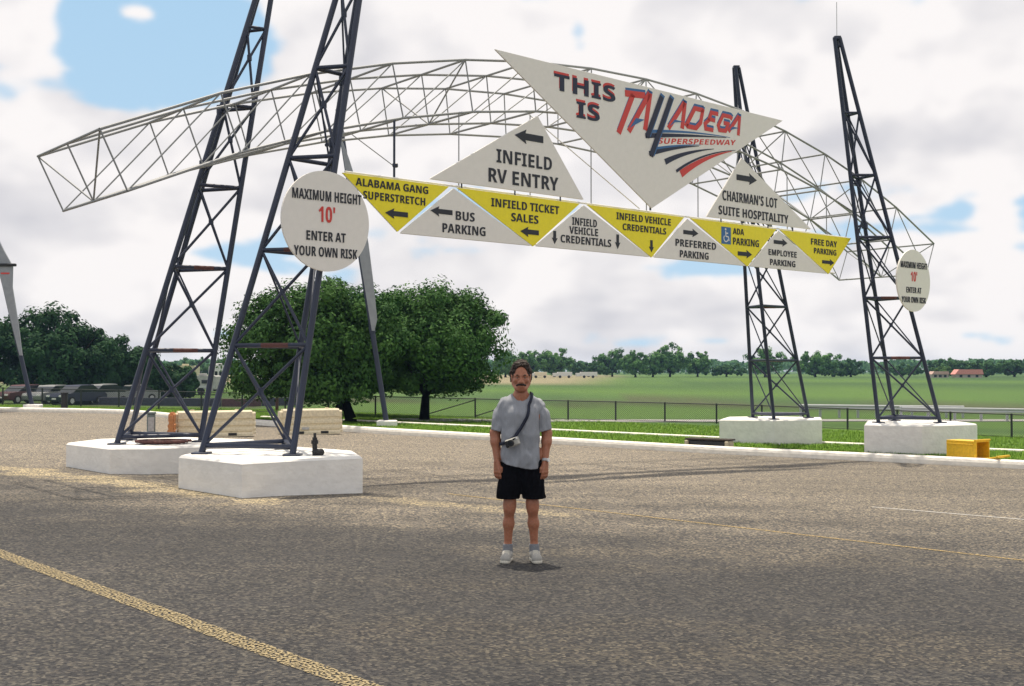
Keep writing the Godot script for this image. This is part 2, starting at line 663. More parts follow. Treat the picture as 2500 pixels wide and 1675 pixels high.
func build_ground() -> void:
	lot_edge = smooth_line([Vector2(-62, 8), Vector2(-46, 30), Vector2(-30, 42), Vector2(-22.25, 43.6), Vector2(-19.8, 44.0), Vector2(-15.4, 44.6), Vector2(-11.96, 41.0), Vector2(-8.79, 37.66), Vector2(-3.81, 33.03), Vector2(-0.53, 30.7), Vector2(1.08, 29.6), Vector2(4.84, 26.9), Vector2(8.17, 25.3), Vector2(10.74, 23.86), Vector2(14.0, 21.6), Vector2(21, 16.5), Vector2(40, 2.0), Vector2(52, -20)], 8)
	# asphalt sheet: fan of rings from under the camera to the kerb
	var v := PackedVector3Array()
	var nn := PackedVector3Array()
	var ix := PackedInt32Array()
	var uv := PackedVector2Array()
	var uv2 := PackedVector2Array()
	var seg := 240
	var rings := 24
	var up := Vector3(0.0221, 1.0, 0.0099).normalized()
	for i in seg + 1:
		var az := -PI + TAU * i / seg
		var re := edge_radius(az) + 0.06
		for j in rings + 1:
			var r := re * j / rings
			var x := sin(az) * r
			var d := cos(az) * r
			v.append(on_lot(x, d))
			nn.append(up)
			uv.append(Vector2(x, -d) / 2.3)
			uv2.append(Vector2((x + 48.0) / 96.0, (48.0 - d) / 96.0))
	for i in seg:
		for j in rings:
			var a := i * (rings + 1) + j
			var b := a + rings + 1
			ix.append_array(PackedInt32Array([a, a + 1, b, b, a + 1, b + 1]))
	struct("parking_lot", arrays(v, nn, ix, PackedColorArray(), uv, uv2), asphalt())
	# grass sheet to the horizon: sunk under the lot, level with the kerb's back outside it
	v = PackedVector3Array()
	ix = PackedInt32Array()
	var cols := PackedColorArray()
	uv = PackedVector2Array()
	var radii := [0.12, 0.35, 0.7, 1.2, 2.0, 3.0, 4.5, 6.5, 9.0, 12.0, 16.0, 21.0, 27.0, 34.0, 42.0, 52.0, 64.0, 78.0, 95.0, 115.0, 140.0, 170.0, 210.0, 270.0, 380.0, 600.0, 1000.0, 1700.0]
	var nz := FastNoiseLite.new()
	nz.seed = 5
	nz.frequency = 0.05
	nz.fractal_octaves = 4
	seg = 480
	var per := radii.size() + 2
	for i in seg + 1:
		var az := -PI + TAU * i / seg
		var re := edge_radius(az)
		for j in per:
			var r := 0.0
			if j == 0:
				r = 0.0
			elif j == 1:
				r = re + 0.02
			else:
				r = re + radii[j - 2]
			var x := sin(az) * r
			var d := cos(az) * r
			var y := lot_y(x, d) - 0.25 if j < 2 else land_y(x, d) - (0.03 if j == 2 else 0.0)
			v.append(Vector3(x, y, -d))
			uv.append(Vector2(x, -d) / 4.0)
			cols.append(land_colour(x, d, r - re, nz))
	for i in seg:
		for j in per - 1:
			var a := i * per + j
			var b := a + per
			ix.append_array(PackedInt32Array([a, a + 1, b, b, a + 1, b + 1]))
	var st := SurfaceTool.new()
	st.begin(Mesh.PRIMITIVE_TRIANGLES)
	for i in v.size():
		st.set_color(cols[i])
		st.set_uv(uv[i])
		st.add_vertex(v[i])
	for i in ix:
		st.add_index(i)
	st.generate_normals()
	var gm := StandardMaterial3D.new()
	gm.vertex_color_use_as_albedo = true
	gm.albedo_texture = noise_tex([0.2, 0.5, 0.8], [Color(0.55, 0.6, 0.5), Color(0.82, 0.82, 0.78), Color(1, 1, 0.95)], 0.06, FastNoiseLite.TYPE_SIMPLEX, 1024, 5, 31)
	gm.roughness = 0.95
	gm.normal_enabled = true
	gm.normal_texture = bump_tex(0.12, 6.0, FastNoiseLite.TYPE_SIMPLEX, 512, 8)
	struct("grass_field", st.commit(), gm)
	build_markings()

func land_colour(x: float, d: float, off: float, nz: FastNoiseLite) -> Color:
	var n := nz.get_noise_2d(x, d) + 0.5 * nz.get_noise_2d(x * 4.0, d * 4.0)
	var green := Vector3(0.20, 0.36, 0.05)
	var dark := Vector3(0.13, 0.26, 0.045)
	var c := green.lerp(dark, clampf(0.4 + n, 0.0, 1.0))
	if d > 42.0:
		# mown field in broad bands
		var band := sin(d * 0.13 + x * 0.012 + n * 0.9)
		c = Vector3(0.058, 0.148, 0.022).lerp(Vector3(0.120, 0.245, 0.030), clampf(0.5 + band * 0.8, 0.0, 1.0))
		if d > 70.0 and d < 92.0:
			c = c.lerp(Vector3(0.10, 0.11, 0.04), clampf(0.45 + n, 0.0, 0.8))
		if d > 125.0:
			var sand := sstep(-2.0, -14.0, x - d * 0.12) * sstep(125.0, 140.0, d) * (1.0 - sstep(300.0, 330.0, d))
			c = c.lerp(Vector3(0.42, 0.36, 0.24), sand)
	if off < 1.0 and x > -5.5:
		c = c.lerp(Vector3(0.16, 0.105, 0.065), clampf(1.05 + n * 0.8 - sstep(0.6, 1.0, off), 0.0, 1.0))
	return Color(c.x, c.y, c.z)

func asphalt() -> StandardMaterial3D:
	# fine chippings on UV, sand, tyre marks and painted near-to-far brightening on UV2
	var m := StandardMaterial3D.new()
	var g := [Color(0.30, 0.31, 0.36), Color(0.50, 0.50, 0.52), Color(0.66, 0.65, 0.64), Color(0.80, 0.77, 0.72), Color(1.0, 0.97, 0.90)]
	m.albedo_texture = noise_tex([0.0, 0.35, 0.62, 0.84, 1.0], g, 0.11, FastNoiseLite.TYPE_CELLULAR, 1024, 1, 3, FastNoiseLite.RETURN_CELL_VALUE)
	m.normal_enabled = true
	m.normal_texture = bump_tex(0.11, 9.0, FastNoiseLite.TYPE_CELLULAR, 1024, 3)
	m.roughness = 0.88
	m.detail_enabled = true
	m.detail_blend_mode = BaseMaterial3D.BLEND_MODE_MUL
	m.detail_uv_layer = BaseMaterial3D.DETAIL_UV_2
	var n := 1024
	var img := Image.create(n, n, false, Image.FORMAT_RGB8)
	var a := FastNoiseLite.new()
	a.seed = 21; a.frequency = 0.12; a.fractal_octaves = 5
	var b := FastNoiseLite.new()
	b.seed = 22; b.frequency = 0.9; b.fractal_octaves = 3
	var s := FastNoiseLite.new()
	s.seed = 23; s.frequency = 0.35; s.fractal_octaves = 4
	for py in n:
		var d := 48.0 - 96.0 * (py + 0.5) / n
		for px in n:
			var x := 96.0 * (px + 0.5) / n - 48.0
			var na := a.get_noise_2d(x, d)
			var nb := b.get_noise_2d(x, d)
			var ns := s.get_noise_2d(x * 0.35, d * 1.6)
			# grazing-angle brightness and vignette painted in: dark near, paler and dusty far, noisy edge
			var joint := d - (13.2 - 0.28 * x) + na * 5.0 + nb * 1.6 + ns * 3.0  # joint marks the middle of the painted fade, not a surface seam
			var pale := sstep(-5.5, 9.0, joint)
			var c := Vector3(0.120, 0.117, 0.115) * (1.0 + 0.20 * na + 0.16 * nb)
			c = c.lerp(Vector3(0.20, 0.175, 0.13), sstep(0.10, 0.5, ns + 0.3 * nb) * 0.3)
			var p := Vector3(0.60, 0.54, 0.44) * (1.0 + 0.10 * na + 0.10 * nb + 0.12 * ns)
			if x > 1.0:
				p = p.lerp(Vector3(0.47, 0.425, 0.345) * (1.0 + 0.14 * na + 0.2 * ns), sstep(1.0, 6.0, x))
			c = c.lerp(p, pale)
			# sand washed against the near footing, and its trail to the right
			var t1 := Vector2(x, d)
			var l1 := seg_dist(t1, Vector2(-8.2, 18.6), Vector2(-3.3, 14.5))
			var l2 := seg_dist(t1, Vector2(-2.0, 15.2), Vector2(0.6, 13.6))
			var sand := maxf(sstep(0.55, 0.1, l1 + 0.55 * nb), 0.6 * sstep(0.35, 0.05, l2 + 0.5 * nb))
			c = c.lerp(Vector3(0.95, 0.82, 0.54), sand * 0.9)
			# tyre marks
			var tr := absf(d - (17.6 + 0.62 * x - 0.004 * x * x))
			var tr2 := absf(d - (15.9 + 0.33 * x))
			if x > -6.0:
				c *= 1.0 - 0.10 * sstep(0.22, 0.05, tr + 0.1 * nb) - 0.05 * sstep(0.2, 0.05, tr2 + 0.15 * nb)
			c = c.clamp(Vector3.ONE * 0.02, Vector3.ONE * 0.95)
			img.set_pixel(px, py, Color(c.x, c.y, c.z).linear_to_srgb())
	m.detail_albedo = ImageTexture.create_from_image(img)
	return m

func seg_dist(p: Vector2, a: Vector2, b: Vector2) -> float:
	return p.distance_to(Geometry2D.get_closest_point_to_segment(p, a, b))

func stripe(called: String, a: Vector2, b: Vector2, width: float, r: float, g: float, bl: float, wear: float, sd: int) -> void:
	# a worn painted line: short ragged pieces of paint over the chippings
	var st := SurfaceTool.new()
	st.begin(Mesh.PRIMITIVE_TRIANGLES)
	var t := (b - a).normalized()
	var s := Vector2(-t.y, t.x) * width * 0.5
	var n := int(a.distance_to(b) / 0.05)
	var nz := FastNoiseLite.new()
	nz.seed = sd
	nz.frequency = 1.0
	var up := Vector3(0.0221, 1.0, 0.0099).normalized()
	var row: Array = []
	for i in n + 1:
		var c := a.lerp(b, float(i) / n)
		var e0 := 1.0 + 0.18 * nz.get_noise_2d(i * 0.9, 0.0)
		var e1 := 1.0 + 0.18 * nz.get_noise_2d(i * 0.9, 50.0)
		row.append([c - s * e0, c + s * e1])
	for i in n:
		var q := [row[i][0], row[i + 1][0], row[i + 1][1], row[i][1]]
		for k in [0, 2, 1, 0, 3, 2]:
			var p: Vector2 = q[k]
			st.set_normal(up)
			st.set_uv(p / 1.1)
			st.add_vertex(on_lot(p.x, p.y) + Vector3.UP * 0.005)
	var m := StandardMaterial3D.new()
	var paintc := col(r, g, bl)
	var clear := paintc
	clear.a = 0.0
	m.albedo_texture = noise_tex([0.0, wear, wear + 0.02, 1.0], [clear, clear, paintc, Color(paintc.r * 0.9, paintc.g * 0.88, paintc.b * 0.85)], 0.07, FastNoiseLite.TYPE_SIMPLEX, 512, 4, sd)
	m.transparency = BaseMaterial3D.TRANSPARENCY_ALPHA_SCISSOR
	m.alpha_scissor_threshold = 0.5
	m.roughness = 0.8
	struct(called, st.commit(), m)

func build_markings() -> void:
	stripe("painted_line", Vector2(-8.5, 14.3), Vector2(0.7, 4.27), 0.16, 0.31, 0.25, 0.135, 0.49, 61)
	stripe("painted_line", Vector2(-0.9, 15.9), Vector2(6.8, 9.0), 0.055, 0.40, 0.29, 0.11, 0.42, 62)
	stripe("painted_line", Vector2(4.85, 15.37), Vector2(9.6, 11.9), 0.06, 0.55, 0.54, 0.52, 0.28, 63)

# ------------------------------------------------------------------ gateway

func gw(u: float, y: float, w: float) -> Vector3:
	return GO + UX * u + Vector3.UP * y - WZ * w

func arch_point(k: int, radius: float, w: float) -> Vector3:
	# joint k of 14 panels on a circular chord; joints lie on common radii
	var u := 0.0
	if k == 0:
		u = -10.9
	elif k == 14:
		u = 10.9
	else:
		u = 1.52 * (k - 7)
	var ang := asin(u / 25.0)
	return gw(3.5 + radius * sin(ang), -17.49 + radius * cos(ang), w)

func build_gateway() -> void:
	var t := thing("arched_truss", "long pale arched tube truss spanning the lot between four dark towers", "truss", gw(3.5, 0, 1.3))
	var o := t.position
	var planes := [0.0, 1.3, 2.6]
	for w in planes:
		for r in [25.0, 24.1]:
			for k in 14:
				tube("chord", arch_point(k, r, w) - o, arch_point(k + 1, r, w) - o, 0.022, M.galv, t)
		for k in 15:
			var post := arch_point(k, 25.0, w)
			tube("post", post - o, arch_point(k, 24.1, w) - o, 0.013, M.galv, t)
		for k in 14:
			if k < 7:
				tube("diagonal", arch_point(k, 24.1, w) - o, arch_point(k + 1, 25.0, w) - o, 0.012, M.galv, t)
			else:
				tube("diagonal", arch_point(k, 25.0, w) - o, arch_point(k + 1, 24.1, w) - o, 0.012, M.galv, t)
	for k in 15:
		tube("cross_bar", arch_point(k, 25.0, 0.0) - o, arch_point(k, 25.0, 2.6) - o, 0.021, M.galv, t)
		tube("cross_bar", arch_point(k, 24.1, 0.0) - o, arch_point(k, 24.1, 2.6) - o, 0.021, M.galv, t)
		if k in [0, 4, 7, 10, 12, 14]:
			tube("sway_brace", arch_point(k, 24.1, 1.3) - o, arch_point(k, 25.0, 0.0) - o, 0.014, M.galv, t)
			tube("sway_brace", arch_point(k, 24.1, 1.3) - o, arch_point(k, 25.0, 2.6) - o, 0.014, M.galv, t)
	# droppers that carry the row of signs, and the rail behind that row
	for h in [[-2.54, 5.84, 4.8], [-1.2, 6.12, 4.8], [0.43, 6.35, 4.8], [1.97, 6.55, 4.8], [3.5, 6.61, 4.8], [5.06, 6.55, 4.8], [6.6, 6.38, 4.8], [8.11, 6.13, 4.8], [9.62, 5.78, 4.8]]:
		tube("dropper", gw(h[0], h[1], 0.0) - o, gw(h[0], h[2], 0.0) - o, 0.020 if h[0] < -2.0 else 0.011, M.navy if h[0] < -2.0 else M.galv, t)
	tube("sign_rail", gw(-3.5, 4.86, -0.02) - o, gw(10.4, 4.86, -0.02) - o, 0.018, M.rim, t)
	tube("sign_rail", gw(-2.4, 3.99, -0.02) - o, gw(9.9, 3.99, -0.02) - o, 0.018, M.rim, t)
	tube("stay", gw(0.4, 6.35, 0.0) - o, gw(3.3, 4.9, 0.0) - o, 0.010, M.rim, t)
	tube("stay", gw(-3.4, 5.5, 0.0) - o, gw(-2.54, 5.06, 0.0) - o, 0.008, M.galv, t)
	obj("dropper_clamp", bevel_box(Vector3(0.09, 0.07, 0.09), 0.015), M.navy, t, gw(-2.52, 5.08, 0.0) - o)
	# the four towers: left foot, right foot, third foot (x, depth), footing top, lean signs
	var towers := [
		[[Vector2(-6.46, 18.62), Vector2(-5.28, 19.31), Vector2(-6.67, 19.79)], 0.489, 1.0, 1.0, "dark blue lattice tower far left, its footing partly hidden by the next tower's", 0],
		[[Vector2(-4.42, 16.22), Vector2(-3.06, 15.89), Vector2(-3.45, 17.23)], 0.511, 1.0, -1.0, "dark blue lattice tower nearest the viewer, behind the round height sign", 0],
		[[Vector2(6.58, 31.11), Vector2(8.02, 30.8), Vector2(6.86, 29.83)], 0.421, -1.0, 1.0, "dark lattice tower rising behind the right end of the sign row", 2],
		[[Vector2(8.74, 27.16), Vector2(10.21, 27.16), Vector2(9.54, 28.41)], 0.453, -1.0, -1.0, "dark lattice tower with a thin rod on top, beside the yellow bin", 1]]
	for tw in towers:
		tower(tw[0], tw[1], tw[2], tw[3], tw[4], tw[5])
	footing(PackedVector2Array([Vector2(-7.46, 19.07), Vector2(-6.30, 17.85), Vector2(-5.70, 17.93), Vector2(-4.72, 18.55), Vector2(-4.5, 20.0), Vector2(-6.1, 20.8), Vector2(-7.3, 20.2)]), 0.489, "white concrete footing under the far left tower, with a vertical joint")
	footing(PackedVector2Array([Vector2(-4.65, 15.9), Vector2(-3.49, 14.74), Vector2(-3.02, 15.17), Vector2(-2.06, 15.74), Vector2(-2.35, 16.9), Vector2(-3.3, 17.75), Vector2(-4.6, 17.2)]), 0.511, "white angular concrete footing nearest the viewer, with sand along its foot")
	footing(PackedVector2Array([Vector2(5.43, 29.83), Vector2(6.80, 29.55), Vector2(8.2, 30.13), Vector2(8.5, 31.3), Vector2(7.2, 32.0), Vector2(6.0, 31.6)]), 0.421, "white concrete block behind the kerb under the middle right tower")
	footing(PackedVector2Array([Vector2(8.16, 26.40), Vector2(9.35, 25.98), Vector2(10.92, 26.74), Vector2(11.0, 28.1), Vector2(9.8, 29.2), Vector2(8.85, 28.4)]), 0.453, "white concrete block behind the yellow bin under the right tower")
	# things on the footings
	var pipe := thing("standpipe", "short black pipe with a fat elbow on the near footing", "pipe", Vector3(-2.76, 0.511, -15.95))
	tube("pipe", Vector3.ZERO, Vector3(0, 0.25, 0), 0.035, M.black, pipe)
	tube("collar", Vector3(0, 0.16, 0), Vector3(0, 0.21, 0), 0.05, M.black, pipe)
	tube("nozzle", Vector3(0, 0.25, 0), Vector3(0.0, 0.31, 0.0), 0.02, M.black, pipe)
	obj("elbow", flesh([bone(Vector3(0.01, 0.05, 0.02), Vector3(0.09, 0.045, 0.02), 0.045, 0.05)], 0.012, 0.02), M.black, pipe)
	var pts3 := PackedVector3Array()
	for i in 61:
		var a := TAU * 3.0 * i / 60.0
		var r := 0.20 + 0.035 * i / 20.0
		pts3.append(Vector3(cos(a) * r * 1.5, 0.02 + 0.012 * (i / 20), sin(a) * r))
	var circ := PackedVector2Array()
	for i in 8:
		circ.append(Vector2(cos(-TAU * i / 8) * 0.022, sin(-TAU * i / 8) * 0.022))
	var hose := obj("hose_coil", sweep(pts3, circ), M.rusty, null, Vector3(-5.75, 0.495, -18.75))
	tag(hose, "rust red hose coiled flat on the far left footing", "hose")

func tower(feet: Array, y0: float, s_axis: float, s_across: float, label: String, rod: int) -> void:
	var c: Vector2 = (feet[0] + feet[1] + feet[2]) / 3.0
	var o := Vector3(c.x, y0, -c.y)
	var t := thing("lattice_tower", label, "tower", o, 0.0, "lattice towers carrying the arch")
	var hh := 9.03
	var lean := UX * (s_axis * LEAN_AXIS) + WZ * (s_across * LEAN_ACROSS)
	var at := func(j: int, h: float) -> Vector3:
		var f: Vector2 = feet[j] - c
		var k := 1.0 - 0.92 * h / hh
		return Vector3(f.x * k, h, -f.y * k) + lean * h
	var lv := [0.12, 1.55, 2.97, 4.40, 5.85, 7.30, 8.85]
	for j in 3:
		tube("leg", at.call(j, -0.05), at.call(j, hh), 0.047, M.navy, t)
		obj("base_plate", bevel_box(Vector3(0.24, 0.03, 0.24), 0.005), M.navy, t, at.call(j, 0.012))
	for i in lv.size():
		for j in 3:
			var rust: bool = (i == 1 or i == 2) and j == 0
			tube("ring_bar", at.call(j, lv[i]), at.call((j + 1) % 3, lv[i]), 0.034 if i < 5 else 0.028, M.navy, t)
			if rust:
				var ra: Vector3 = (at.call(0, lv[i]) as Vector3).lerp(at.call(1, lv[i]), 0.38)
				var rb: Vector3 = (at.call(0, lv[i]) as Vector3).lerp(at.call(1, lv[i]), 0.74)
				tube("rust_patch", ra, rb, 0.0355, M.rusty, t)
	for i in lv.size() - 2:
		for j in 3:
			var a0: Vector3 = at.call(j, lv[i])
			var a1: Vector3 = at.call(j, lv[i + 1])
			var b0: Vector3 = at.call((j + 1) % 3, lv[i])
			var b1: Vector3 = at.call((j + 1) % 3, lv[i + 1])
			tube("cross_brace", a0, b1, 0.023 if j == 0 else 0.016, M.navy, t)
			if j > 0:
				continue
			tube("cross_brace", b0, a1, 0.023, M.navy, t)
			var w0 := a0.distance_to(b0)
			var w1 := a1.distance_to(b1)
			var mid := a0.lerp(b1, w0 / (w0 + w1))
			tube("brace_plate", mid - Vector3(0, 0.05, 0), mid + Vector3(0, 0.05, 0), 0.042, M.navy, t)
	# clamp where the third leg takes the arch
	for h in [4.75, 5.75]:
		var p: Vector3 = at.call(0 if s_across > 0.0 and s_axis > 0.0 else 2, h)
		var side := -WZ * 0.22 * (1.0 if s_across < 0.0 else -1.0)
		tube("clamp", p, p + side, 0.03, M.navy, t)
		tube("clamp_collar", p - Vector3(0, 0.07, 0), p + Vector3(0, 0.07, 0), 0.075, M.navy, t)
	var topc: Vector3 = (at.call(0, hh) + at.call(1, hh) + at.call(2, hh)) / 3.0
	obj("top_cap", bevel_box(Vector3(0.16, 0.08, 0.16), 0.01), M.navy, t, topc)
	if rod == 1:
		tube("lightning_rod", topc, topc + Vector3(0.0, 0.85, 0), 0.008, M.steel, t)

func footing(plan: PackedVector2Array, top: float, label: String) -> void:
	# plan in (x, depth), top edge chamfered
	var c := Vector2.ZERO
	for p in plan:
		c += p
	c /= plan.size()
	var bot := lot_y(c.x, c.y) - 0.3
	var p := plan.duplicate()
	if Geometry2D.is_polygon_clockwise(p):
		p.reverse()
	var inner: PackedVector2Array = Geometry2D.offset_polygon(p, -0.03)[0]
	var st := SurfaceTool.new()
	st.begin(Mesh.PRIMITIVE_TRIANGLES)
	st.set_smooth_group(-1)
	var ring := func(pl: PackedVector2Array, y: float) -> PackedVector3Array:
		var r := PackedVector3Array()
		for q in pl:
			r.append(Vector3(q.x - c.x, y, -(q.y - c.y)))
		return r
	var n := p.size()
	if Geometry2D.is_polygon_clockwise(inner):
		inner.reverse()
	# match the inset ring to the outer one by nearest corner
	var ins := PackedVector2Array()
	for q in p:
		var best := inner[0]
		for r in inner:
			if r.distance_to(q) < best.distance_to(q):
				best = r
		ins.append(best)
	var r0: PackedVector3Array = ring.call(p, bot - top)
	var r1: PackedVector3Array = ring.call(p, -0.03)
	var r2: PackedVector3Array = ring.call(ins, 0.0)
	for i in n:
		var j := (i + 1) % n
		quad(st, [r0[i], r0[j], r1[j], r1[i]], false)
		quad(st, [r1[i], r1[j], r2[j], r2[i]], false)
	var tri := Geometry2D.triangulate_polygon(ins)
	for i in tri:
		st.add_vertex(r2[i])
	st.generate_normals()
	var o := obj("concrete_footing", st.commit(), M.concrete_white, null, Vector3(c.x, top, -c.y))
	tag(o, label, "footing", "white concrete tower footings")

# ------------------------------------------------------------------ signs

func text(parent: Node, words: String, u0: float, u1: float, y0: float, h: float, mat: Material, z := 0.026, called := "lettering") -> MeshInstance3D:
	var tm := TextMesh.new()
	tm.text = words
	tm.font = font
	tm.font_size = 96
	tm.pixel_size = 0.01
	tm.depth = 0.01
	tm.curve_step = 1.5
	tm.horizontal_alignment = HORIZONTAL_ALIGNMENT_LEFT
	var bb := tm.get_aabb()
	var o := obj(called, tm, mat, parent)
	var sx := (u1 - u0) / bb.size.x
	var sy := h / bb.size.y
	o.transform = Transform3D(Basis(Vector3(sx, 0, 0), Vector3(0, sy, 0), Vector3(0, 0, 0.6)), Vector3(u0 - bb.position.x * sx, y0 - bb.position.y * sy, z))
	return o

func arrow(parent: Node, tip: Vector2, tail: Vector2, half: float) -> void:
	var d := (tail - tip)
	var l := d.length()
	d /= l
	var s := Vector2(-d.y, d.x)
	var hl := minf(l * 0.46, half * 2.1)
	var p := PackedVector2Array([tip, tip + d * hl + s * half, tip + d * (hl * 0.92) + s * half * 0.48, tail + s * half * 0.48, tail - s * half * 0.48, tip + d * (hl * 0.92) - s * half * 0.48, tip + d * hl - s * half])
	obj("arrow", prism(p, 0.022, 0.028), M.ink, parent)

func sign_at(called: String, label: String, a: Vector2, b: Vector2, c: Vector2, mat: Material, group: String) -> Node3D:
	# triangular panel; corners in (u, y), the node stands at the panel's plane with x along the arch
	var t := thing(called, label, "sign", gw(0, 0, -0.10), 0.0, group)
	t.basis = Basis(UX, Vector3.UP, WZ)
	var pl := PackedVector2Array([a, b, c])
	# rounded-off corners a little, so that points are not needle sharp
	obj("panel", prism(pl, -0.012, 0.02), mat, t)
	var q := [a, b, c]
	for i in 3:
		var p0: Vector2 = q[i]
		var p1: Vector2 = q[(i + 1) % 3]
		var e := (p1 - p0).normalized()
		tube("edge_trim", Vector3(p0.x + e.x * 0.02, p0.y + e.y * 0.02, 0.004), Vector3(p1.x - e.x * 0.02, p1.y - e.y * 0.02, 0.004), 0.007, M.rim, t)
	return t

func build_signs() -> void:
	var V := func(x: float, y: float) -> Vector2: return Vector2(x, y)
	var grp := "yellow and white triangles of the sign row"
	var s := sign_at("direction_sign", "yellow triangle reading ALABAMA GANG SUPERSTRETCH, first of the row, left", V.call(-3.6, 4.82), V.call(-1.50, 4.82), V.call(-2.55, 3.97), M.sign_yellow, grp)
	text(s, "ALABAMA GANG", -3.36, -1.94, 4.645, 0.125, M.ink)
	text(s, "SUPERSTRETCH", -3.22, -2.0, 4.445, 0.13, M.ink)
	arrow(s, V.call(-2.80, 4.26), V.call(-2.35, 4.26), 0.085)
	s = sign_at("direction_sign", "white triangle reading BUS PARKING between two yellow triangles", V.call(-1.40, 4.80), V.call(0.36, 3.95), V.call(-2.50, 3.95), M.sign_white, grp)
	text(s, "BUS", -1.36, -0.95, 4.265, 0.155, M.ink)
	text(s, "PARKING", -1.64, -0.71, 4.035, 0.155, M.ink)
	arrow(s, V.call(-1.89, 4.38), V.call(-1.43, 4.38), 0.085)
	s = sign_at("direction_sign", "yellow triangle reading INFIELD TICKET SALES", V.call(-1.32, 4.82), V.call(1.56, 4.82), V.call(0.40, 3.94), M.sign_yellow, grp)
	text(s, "INFIELD TICKET", -0.58, 1.03, 4.57, 0.15, M.ink)
	text(s, "SALES", -0.12, 0.52, 4.35, 0.15, M.ink)
	arrow(s, V.call(0.09, 4.19), V.call(0.53, 4.19), 0.09)
	s = sign_at("direction_sign", "white triangle reading INFIELD VEHICLE CREDENTIALS with two down arrows", V.call(1.66, 4.80), V.call(3.46, 3.95), V.call(0.46, 3.95), M.sign_white, grp)
	text(s, "INFIELD", 1.36, 2.0, 4.41, 0.14, M.ink)
	text(s, "VEHICLE", 1.29, 2.03, 4.24, 0.14, M.ink)
	text(s, "CREDENTIALS", 1.07, 2.38, 4.06, 0.145, M.ink)
	arrow(s, V.call(0.92, 4.02), V.call(0.92, 4.26), 0.07)
	arrow(s, V.call(2.56, 4.04), V.call(2.56, 4.32), 0.07)
	s = sign_at("direction_sign", "yellow triangle reading INFIELD VEHICLE CREDENTIALS with one down arrow", V.call(1.76, 4.82), V.call(4.49, 4.82), V.call(3.52, 3.94), M.sign_yellow, grp)
	text(s, "INFIELD VEHICLE", 2.53, 4.08, 4.61, 0.14, M.ink)
	text(s, "CREDENTIALS", 2.7, 3.94, 4.42, 0.13, M.ink)
	arrow(s, V.call(3.51, 4.04), V.call(3.51, 4.28), 0.07)
	s = sign_at("direction_sign", "white triangle reading PREFERRED PARKING", V.call(4.58, 4.80), V.call(6.47, 3.95), V.call(3.58, 3.95), M.sign_white, grp)
	text(s, "PREFERRED", 4.22, 5.48, 4.22, 0.145, M.ink)
	text(s, "PARKING", 4.35, 5.24, 4.0, 0.145, M.ink)
	arrow(s, V.call(4.92, 4.52), V.call(4.46, 4.52), 0.085)
	s = sign_at("direction_sign", "yellow triangle reading ADA PARKING with a blue wheelchair symbol", V.call(4.69, 4.82), V.call(7.55, 4.82), V.call(6.53, 3.94), M.sign_yellow, grp)
	text(s, "ADA", 6.04, 6.41, 4.6, 0.13, M.ink)
	text(s, "PARKING", 6.04, 6.92, 4.38, 0.15, M.ink)
	arrow(s, V.call(6.68, 4.20), V.call(6.20, 4.20), 0.09)
	wheelchair(s, V.call(5.66, 4.37), V.call(5.97, 4.73))
	s = sign_at("direction_sign", "white triangle reading EMPLOYEE PARKING", V.call(7.62, 4.80), V.call(9.45, 3.95), V.call(6.59, 3.95), M.sign_white, grp)
	text(s, "EMPLOYEE", 7.26, 8.28, 4.235, 0.135, M.ink)
	text(s, "PARKING", 7.31, 8.23, 4.02, 0.135, M.ink)
	arrow(s, V.call(7.94, 4.54), V.call(7.45, 4.54), 0.085)
	s = sign_at("direction_sign", "yellow triangle reading FREE DAY PARKING, last of the row, right", V.call(7.69, 4.82), V.call(10.44, 4.84), V.call(9.51, 3.94), M.sign_yellow, grp)
	text(s, "FREE DAY", 8.83, 9.85, 4.58, 0.14, M.ink)
	text(s, "PARKING", 8.94, 9.82, 4.385, 0.13, M.ink)
	arrow(s, V.call(9.73, 4.21), V.call(9.26, 4.21), 0.08)
	s = sign_at("direction_sign", "tall white triangle reading INFIELD RV ENTRY standing above the sign row", V.call(0.51, 6.32), V.call(1.66, 4.91), V.call(-1.90, 4.91), M.sign_white, "white triangles above the sign row")
	text(s, "INFIELD", -0.46, 0.85, 5.36, 0.235, M.ink)
	text(s, "RV ENTRY", -0.64, 1.01, 5.0, 0.245, M.ink)
	arrow(s, V.call(-0.04, 5.90), V.call(0.64, 5.90), 0.13)
	sign_feet(s, [-1.2, 0.0, 1.1], 4.84, 4.92)
	s = sign_at("direction_sign", "tall white triangle reading CHAIRMAN'S LOT SUITE HOSPITALITY above the sign row", V.call(6.35, 6.26), V.call(8.84, 4.93), V.call(5.19, 4.90), M.sign_white, "white triangles above the sign row")
	text(s, "CHAIRMAN'S LOT", 5.70, 7.58, 5.29, 0.215, M.ink)
	text(s, "SUITE HOSPITALITY", 5.57, 7.98, 4.98, 0.19, M.ink)
	arrow(s, V.call(6.86, 5.83), V.call(6.17, 5.83), 0.125)
	sign_feet(s, [5.7, 6.4, 7.3, 8.2], 4.84, 4.94)
	big_sign()
	height_sign(Vector2(-4.59, 3.85), "large round white maximum height sign hung on the near tower", 0)
	height_sign(Vector2(11.20, 3.80), "round white maximum height sign seen edge-on at the right tower", 1)

func sign_feet(s: Node3D, at: Array, y0: float, y1: float) -> void:
	for u in at:
		tube("foot", Vector3(u, y0 - 0.05, -0.02), Vector3(u, y1 + 0.05, -0.02), 0.014, M.navy, s)

